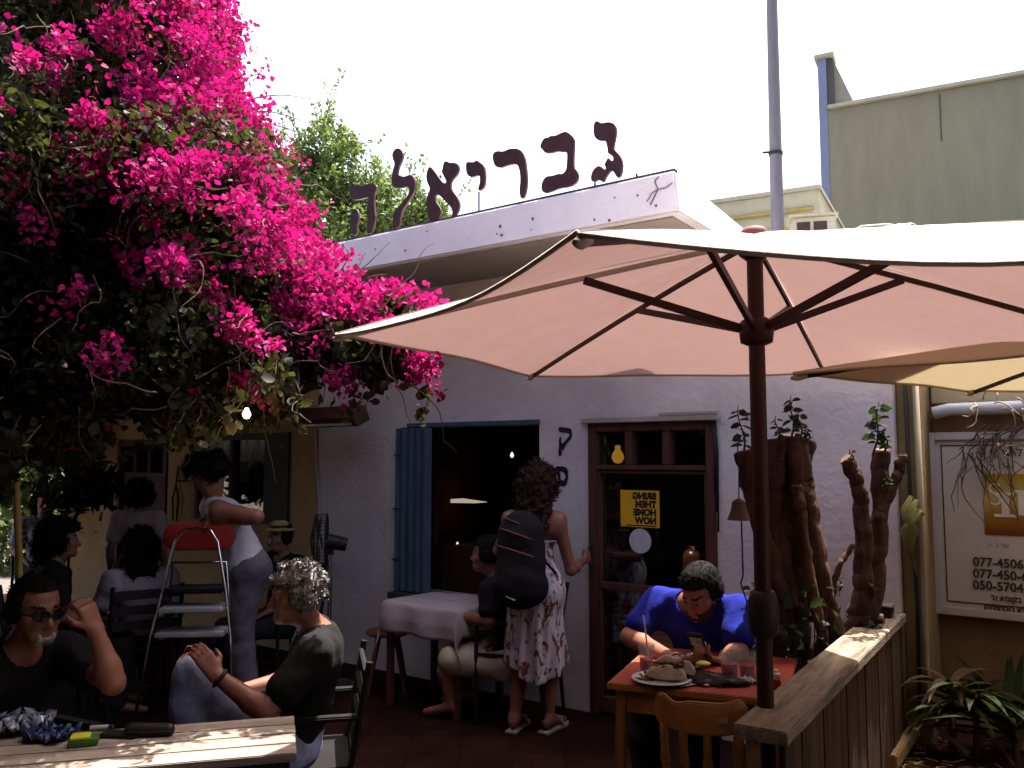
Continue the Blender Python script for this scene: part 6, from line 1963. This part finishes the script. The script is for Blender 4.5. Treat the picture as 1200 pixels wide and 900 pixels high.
b = MB(); b.tube([-dw * .012 + (a_ * math.cos(t) + b_ * math.sin(t)) * .034 for t in np.linspace(0, 2 * math.pi, 25)], .0045, 8); b.build('band', m_plate, br, smooth=True)

# --- woman with backpack at the door
yw = yaw_of(.40, .90); g0 = G(626, 856); root = (g0.x, g0.y, 0)
J = pose_stand(.965)
J['head'] = vec((.02, .035, 1.50)); J['neck'] = vec((0, .0, 1.37))
J['wrR'] = Lc(P(684, 657, root[1] + .22), root, yw); J['elR'] = Lc(P(669, 668, root[1] - .02), root, yw)
J['shR'] = vec((.165, 0, 1.305)); J['shL'] = vec((-.165, 0, 1.305))
J['elL'] = vec((-.27, .05, 1.09)); J['wrL'] = vec((-.22, .26, .98))
J['anL'] = vec((-.11, -.05, .085)); J['toeL'] = vec((-.12, .13, .03)); J['anR'] = vec((.09, .02, .085)); J['toeR'] = vec((.12, .20, .03))
m_dress = mat('white_dress_cotton', (.50, .45, .50), .9, .08, 8, .2, 60)
nt = m_dress.node_tree; bs = nt.nodes["Principled BSDF"]
tc_ = nt.nodes.new("ShaderNodeTexCoord"); mp_ = nt.nodes.new("ShaderNodeMapping"); mp_.inputs["Scale"].default_value = (17, 17, 9)
nt.links.new(tc_.outputs["Object"], mp_.inputs[0])
n1 = nt.nodes.new("ShaderNodeTexNoise"); n1.inputs["Scale"].default_value = 1.1; n1.inputs["Detail"].default_value = 6; n1.inputs["Distortion"].default_value = 1.5
nt.links.new(mp_.outputs[0], n1.inputs[0])
rr = nt.nodes.new("ShaderNodeValToRGB"); rr.color_ramp.elements[0].position = .53; rr.color_ramp.elements[1].position = .58
rr.color_ramp.elements[0].color = (.52, .47, .52, 1); rr.color_ramp.elements[1].color = (.16, .055, .035, 1)
nt.links.new(n1.outputs[0], rr.inputs[0]); nt.links.new(rr.outputs[0], bs.inputs["Base Color"])
person('woman with a black backpack in a white and brown print dress reaching for the door', root, yw, J, m_skin,
    [dict(kind='dress', mat=m_dress, off=.014, hem_z=.36, top_z=1.18)],
    dict(kind='bun', mat=m_brownhair, vol=.034, len=.24, nape=.16, messy=1), h=.007, build=.95, fem=True, hands={'R': ((.15, .9, .25), (-.7, .3, 0), .9)})
for n_ in 'LR':
    a0 = J['an' + n_]; t_ = J['toe' + n_]
    c_, s_ = math.cos(yw), math.sin(yw)
    W = lambda v: Vector((root[0] + c_ * v[0] - s_ * v[1], root[1] + s_ * v[0] + c_ * v[1], v[2]))
    sdl = thing('sandal', 'flat pale sandal on the %s foot of the woman at the door' % ('left' if n_ == 'L' else 'right'), 'sandal', W(a0) * 1.0 - Vector((0, 0, a0[2])), yw + math.atan2(-(t_ - a0)[0], (t_ - a0)[1]), 'sandals of the woman at the door')
    b = MB(); o_ = [(-.036, -.075), (.036, -.075), (.040, .06), (.048, .16), (.02, .215), (-.025, .21), (-.045, .15), (-.036, .04)]
    b.add([(x, y, -.008) for x, y in o_] + [(x, y, .005) for x, y in o_], [tuple(range(8))[::-1], tuple(range(8, 16))] + [(i, (i + 1) % 8, (i + 1) % 8 + 8, i + 8) for i in range(8)])
    b.build('sole', m_sandal, sdl); sdl.location.z = .010
    b = MB(); b.tube([(-.046, .10, .005), (-.03, .10, .05), (.0, .09, .066), (.03, .10, .05), (.048, .10, .005)], .007, 6); b.build('strap', m_sandal, sdl, smooth=True)
# backpack
bp = thing('backpack', 'black rucksack with reddish piping on the woman at the door', 'backpack', (root[0], root[1], 0), yw)
fd = Field((-.26, -.42, .72), (.26, .02, 1.45), .008)
fd.cone((0, -.20, 1.22), (0, -.22, .95), .150, .165, k=.03, flat=((0, 1, 0), 1.35)); fd.ell((0, -.23, .90), (.165, .12, .10), k=.06); fd.ell((0, -.31, .95), (.12, .06, .13), k=.03); fd.ell((0, -.28, 1.2), (.10, .05, .07), k=.02)
fd.noise(.003, 30, 3); V, F = fd.mesh(); np_mesh('body', V, F, m_blacktee, bp, True)
m_pipe = mat('dusty_red_piping', (.10, .028, .028), .7)
for z, w_, y_ in ((1.295, .095, -.275), (1.235, .105, -.315), (1.135, .125, -.335)):
    b = MB(); b.tube([(w_ * t, y_ - .018 * (1 - t * t) + .03 * t * t, z - .03 * t + .012 * (1 - t * t)) for t in np.linspace(-1, 1, 9)], .0065, 6); b.build('piping', m_pipe, bp, smooth=True)
b = MB(); b.tube([(-.15, -.20, 1.19), (-.135, -.1, 1.335), (-.12, -.01, 1.355), (-.12, .07, 1.31)], .014, 8); b.build('shoulder_strap', mat('khaki_strap', (.16, .12, .07), .8), bp, smooth=True)
b = MB(); b.tube([(.12, -.20, 1.22), (.12, -.1, 1.34), (.11, -.01, 1.355), (.11, .07, 1.31)], .014, 8); b.build('shoulder_strap', m_blacktee, bp, smooth=True)
b = MB(); b.bar((-.03, -.362, .875), (.03, -.365, .855), .014, .006); b.build('buckle', m_plate, bp)
b = MB(); b.tube([(.14, -.22, 1.10), (.165, -.12, 1.02), (.16, -.03, .98)], .009, 6); b.build('side_strap', m_blacktee, bp, smooth=True)

# --- man in white tank top leaning on the step stool
yw = yaw_of(-.93, -.30); pp = P(288, 700, 6.05); root = (pp.x, pp.y, 0)
J = pose_stand(1.04)
J['pel'] = vec((0, -.02, .92)); J['chest'] = vec((0, .10, 1.20)); J['neck'] = vec((0, .26, 1.38))
J['shL'] = vec((-.19, .20, 1.34)); J['shR'] = vec((.19, .20, 1.34))
J['head'] = Lc(P(243, 556, 5.92), root, yw); J['hf'] = nrm((-.05, .75, -.62)); J['hu'] = vec((0, .62, .75))
for n_, (ex, ey, wx, wy) in dict(L=(300, 606, 254, 606), R=(290, 604, 240, 612)).items():
    dy = -.22 if n_ == 'L' else .12
    J['el' + n_] = Lc(P(ex, ey, 6.02 + dy), root, yw); J['wr' + n_] = Lc(P(wx, wy, 5.88 + dy * .2), root, yw)
person('man in a white tank top leaning with folded forearms on the red step stool', root, yw, J, m_skin,
    [dict(kind='tank', mat=m_whitetank, off=.012, hem=.06), dict(kind='trousers', mat=m_linen, off=.02), dict(kind='shoes', mat=m_black)],
    dict(kind='wild', mat=m_hair, vol=.026, len=.04, line=.06), h=.008, build=1.22, headscale=1.1, hands={'L': ((-.2, .6, -.3), (0, -.2, -1), .8), 'R': ((.1, .7, -.2), (0, -.2, -1), .8)})

# --- man with grey curls reclining, knee up
yw = yaw_of(-.97, -.22); root = (P(338, 850, 3.72).x, 3.74, 0)
J = pose_sit(1.0)
J['pel'] = vec((0, -.02, .50)); J['chest'] = vec((0, -.10, .78)); J['neck'] = vec((0, -.12, .96))
J['shL'] = vec((-.19, -.10, .915)); J['shR'] = vec((.19, -.10, .915))
J['head'] = Lc(P(346, 698, 3.70), root, yw); J['hf'] = nrm((-.12, .97, -.1))
kk = P(226, 783, 3.50)
J['knL'] = Lc(kk, root, yw); J['knL'][2] -= .03; J['hipL'] = vec((-.10, .03, .50))
J['anL'] = J['knL'] + vec((.05, -.02, -.42)); J['toeL'] = J['anL'] + vec((-.02, .16, -.04))
J['wrL'] = Lc(P(254, 792, 3.40), root, yw); J['elL'] = Lc(P(312, 835, 3.44), root, yw)
J['shL'] = vec((-.20, -.09, .90))
J['elR'] = vec((.27, -.02, .69)); J['wrR'] = vec((.20, .24, .665))
person('reclining man with grey curls, black T-shirt and pale jeans, hand on his knee', root, yw, J, m_skin,
    [dict(kind='tee', mat=m_blacktee, off=.014), dict(kind='trousers', mat=m_jean, off=.014), dict(kind='shoes', mat=m_leather)],
    dict(kind='curly', mat=m_greyhair, vol=.016, line=.062), h=.007, build=1.02, hands={'L': (Lc(P(236, 766, 3.40), root, yw) - J['wrL'], Lc(P(232, 785, 3.55), root, yw) - Lc(P(240, 775, 3.40), root, yw), .45)})
chair0.location = (root[0] + .03, root[1], 0); chair0.rotation_euler = (0, 0, yw); chair0['label'] = 'black chair under the reclining man with grey curls'
c_, s_ = math.cos(yw), math.sin(yw)
wv = Vector((root[0] + c_ * J['wrL'][0] - s_ * J['wrL'][1], root[1] + s_ * J['wrL'][0] + c_ * J['wrL'][1], J['wrL'][2]))
dl_ = J['wrL'] - J['elL']; dw = Vector((c_ * dl_[0] - s_ * dl_[1], s_ * dl_[0] + c_ * dl_[1], dl_[2])).normalized(); a_ = dw.cross(Vector((0, 0, 1))).normalized(); b_ = dw.cross(a_)
wt = thing('wrist_watch', 'dark watch with silver case on the wrist of the grey-curled man', 'watch', wv - dw * .015)
b = MB(); b.tube([(a_ * math.cos(t) + b_ * math.sin(t)) * .034 for t in np.linspace(0, 2 * math.pi, 25)], .008, 8); b.build('strap', m_black, wt, smooth=True)
b = MB(); q_ = a_ * .036; b.tube([a_ * .034, a_ * .045], .018, 16); b.build('watch_case', m_chrome, wt, smooth='auto')
# round brown bag standing behind the knee
hbp = P(228, 766, 4.0)
hbg = thing('brown_leather_bag', 'shiny brown rounded leather bag behind the jeans knee of the curly man', 'bag', (hbp.x, hbp.y, 0))
fd = Field((-.16, -.12, -.02), (.16, .12, 1.0), .009); fd.cone((0, 0, .10), (0, 0, hbp.z - .07), .10, .085, k=.03); V, F = fd.mesh()
np_mesh('body', V, F, mat('glossy_brown_leather', (.055, .016, .006), .25, .3, 8, spec=.5), hbg, True)
b = MB(); b.tube([(-.06, 0, hbp.z - .03), (-.03, 0, hbp.z + .03), (.03, 0, hbp.z + .03), (.06, 0, hbp.z - .03)], .008, 8); b.build('strap', m_leather, hbg, smooth=True)

# --- man with sunglasses and grey goatee, hand raised
yw = yaw_of(.90, -.44); hp = P(42, 716, 3.25); root = (hp.x - .12, hp.y + .06, 0)
J = pose_sit(1.0)
J['pel'] = vec((0, -.06, .50)); J['chest'] = vec((0, -.02, .80)); J['neck'] = vec((0, .04, .985))
J['shL'] = vec((-.20, .02, .93)); J['shR'] = vec((.20, .02, .93))
J['head'] = Lc(hp, root, yw); J['hf'] = nrm((.12, .98, -.12))
J['elL'] = Lc(P(132, 800, 3.12), root, yw); J['wrL'] = Lc(P(112, 738, 3.12), root, yw)
J['elR'] = vec((.27, .12, .72)); J['wrR'] = vec((.12, .32, .70))
_, inf = person('man with sunglasses and grey goatee in black raising his hand, left foreground', root, yw, J, m_skin,
    [dict(kind='tee', mat=m_blacktee, off=.016), dict(kind='trousers', mat=m_darktr), dict(kind='shoes', mat=m_black)],
    dict(kind='short', mat=m_hair, vol=.003, line=.085, beard=True, bmat=m_greybeard, btop=-.062, bx=.032), h=.007, build=1.0,
    hands={'L': (Lc(P(96, 700, 3.10), root, yw) - J['wrL'], Lc(P(60, 715, 3.2), root, yw) - J['wrL'], .8)})
Hh = inf['H']
sg = thing('sunglasses', 'dark wraparound sunglasses on the goateed man', 'sunglasses', root, yw)
for sx_ in (-1, 1):
    b = MB(); c = Hh(.033 * sx_, .104, .008); n = 14
    hr, hf, hu = inf['hr'], inf['hf'], inf['hu']
    ring = [c + hr * .031 * math.cos(t) + hu * .021 * math.sin(t) - hf * .012 * (math.cos(t) * sx_ > .4) for t in np.linspace(0, 2 * math.pi, n, endpoint=False)]
    b.add([tuple(v) for v in ring] + [tuple(v + hf * .004) for v in ring], [tuple(range(n))[::-1], tuple(range(n, 2 * n))] + [(i, (i + 1) % n, (i + 1) % n + n, i + n) for i in range(n)])
    b.build('lens', mat('dark_lens', (.008, .008, .010), .08, spec=.8), sg)
    b = MB(); b.tube([tuple(Hh(.064 * sx_, .094, .012)), tuple(Hh(.086 * sx_, .03, .012)), tuple(Hh(.084 * sx_, -.02, .0))], .0035, 6); b.build('temple', m_black, sg)
b = MB(); b.tube([tuple(Hh(-.006, .110, .012)), tuple(Hh(.006, .110, .012))], .003, 6); b.build('bridge', m_black, sg)
put_chair(False, (root[0] - .02, root[1] + .05, 0), yw, 'black chair under the goateed man with sunglasses')

# --- seated people of the left group
def sitter(label, px, py, Y, f, skin, clothes, hair, lean=0.0, h=.0095, fem=True, chair=None, mod=None, s=1.0, hf=None):
    yw = yaw_of(*f); hp = P(px, py, Y); J = pose_sit(s)
    dz = hp.z - J['head'][2]
    root = (hp.x + .05 * math.sin(yw), hp.y - .05 * math.cos(yw), 0)
    for k in J:
        if k in ('hf', 'hu'): continue
        if k.startswith(('an', 'toe')): continue
        J[k] = J[k] + vec((0, 0, max(min(dz, .30), -.12)))
    for k in ('pel', 'hipL', 'hipR'): pass
    for k in ('chest', 'neck', 'head', 'shL', 'shR'): J[k] = J[k] + vec((0, lean * (J[k][2] - J['pel'][2]), 0))
    if hf is not None: J['hf'] = nrm(hf)
    if mod: mod(J, root, yw)
    r_ = person(label, root, yw, J, skin, clothes, hair, h=h, fem=fem, build=.96 if fem else 1.0)
    if chair: 
        c = put_chair(False, (root[0], root[1], 0), yw, chair)
        dzc = J['pel'][2] - .52
        if dzc > .03: c.scale = (1, 1, 1 + dzc / .45)
    return r_
sitter('long-haired person in a pale lilac T-shirt seen from behind, left of the red step stool', 164, 642, 6.0, (-.55, .83), m_skin,
       [dict(kind='tee', mat=m_lilactee, off=.016), dict(kind='trousers', mat=m_darktr)], dict(kind='long', mat=m_hair, vol=.014, len=.20, nape=.14), chair='black chair of the person in the pale lilac T-shirt')
q = P(163, 583, 7.2); yw = yaw_of(-.2, .98)
person('dark-haired person in a dusty pink top in front of the small brown door', (q.x, q.y, 0), yw, pose_stand(q.z / 1.585), m_skin,
       [dict(kind='tee', mat=m_pinktop, off=.015, neck=.10), dict(kind='trousers', mat=m_darktr)], dict(kind='wild', mat=m_hair, vol=.02, len=.03), h=.0095, build=.92, fem=True)
sitter('dark-clothed person with black hair behind the goateed man', 72, 634, 5.7, (.85, .5), m_skin,
       [dict(kind='tee', mat=m_blacktee, off=.016), dict(kind='trousers', mat=m_darktr)], dict(kind='wild', mat=m_hair, vol=.03, len=.10), chair='black chair of the black-haired person behind the goateed man', fem=False)
m_print = mat('white_black_print_cotton', (.42, .42, .42), .9, .9, 26, noise_detail=1.5)
sitter('small distant person in a white patterned top below the far trees', 52, 590, 8.6, (.6, -.8), m_skin2,
       [dict(kind='tee', mat=m_print, off=.016), dict(kind='trousers', mat=m_darktr)], dict(kind='long', mat=m_brownhair, vol=.01, len=.12), h=.011, chair='black chair of the distant person in the patterned top')
hp = P(327, 633, 7.0)
sitter('person in black with a flat straw hat behind the grey-curled man', 327, 633, 7.0, (-.6, -.75), m_skin,
       [dict(kind='tee', mat=m_blacktee, off=.016), dict(kind='trousers', mat=m_darktr)], dict(kind='short', mat=m_hair, vol=.006), chair='black chair of the person in the straw hat', fem=False)
hat = thing('straw_hat', 'flat tan straw hat on the person in black behind the curly man', 'hat', (hp.x, hp.y, hp.z + .092), .3); hat.scale = (.78, .78, .9)
b = MB(); b.lathe((0, 0, 0), [(.095, .0), (.16, -.012), (.162, -.006), (.10, .010), (.092, .055), (.06, .075), (.001, .078)], 28, closed=False); b.build('crown', mat('tan_straw', (.40, .27, .11), .85, .25, 40, .4, 90), hat, smooth='auto')
b = MB(); b.lathe((0, 0, .012), [(.099, 0), (.101, .002), (.098, .022), (.094, .023)], 28, closed=False); b.build('band', m_black, hat, smooth=True)
# --- person in cream shorts at the cloth-covered table
def shorts_legs(J, root, yw):
    J['wrL'] = vec((-.12, .36, .66)); J['wrR'] = vec((.12, .36, .66)); J['elL'] = vec((-.24, .10, .66)); J['elR'] = vec((.24, .10, .66))
sitter('person in dark top and cream shorts sitting behind the woman with the backpack', 597, 655, 5.75, (-.86, .30), m_skin,
       [dict(kind='tee', mat=m_blacktee, off=.016), dict(kind='shorts', mat=m_cream, off=.016)], dict(kind='short', mat=m_hair, vol=.006), lean=.25, fem=False, mod=shorts_legs, h=.008, chair='black chair of the person in cream shorts')
# chair of the man in blue stands by the wall behind the red table
put_chair(False, (man.location[0], man.location[1], 0), man.rotation_euler[2], 'black chair of the man in the blue T-shirt')
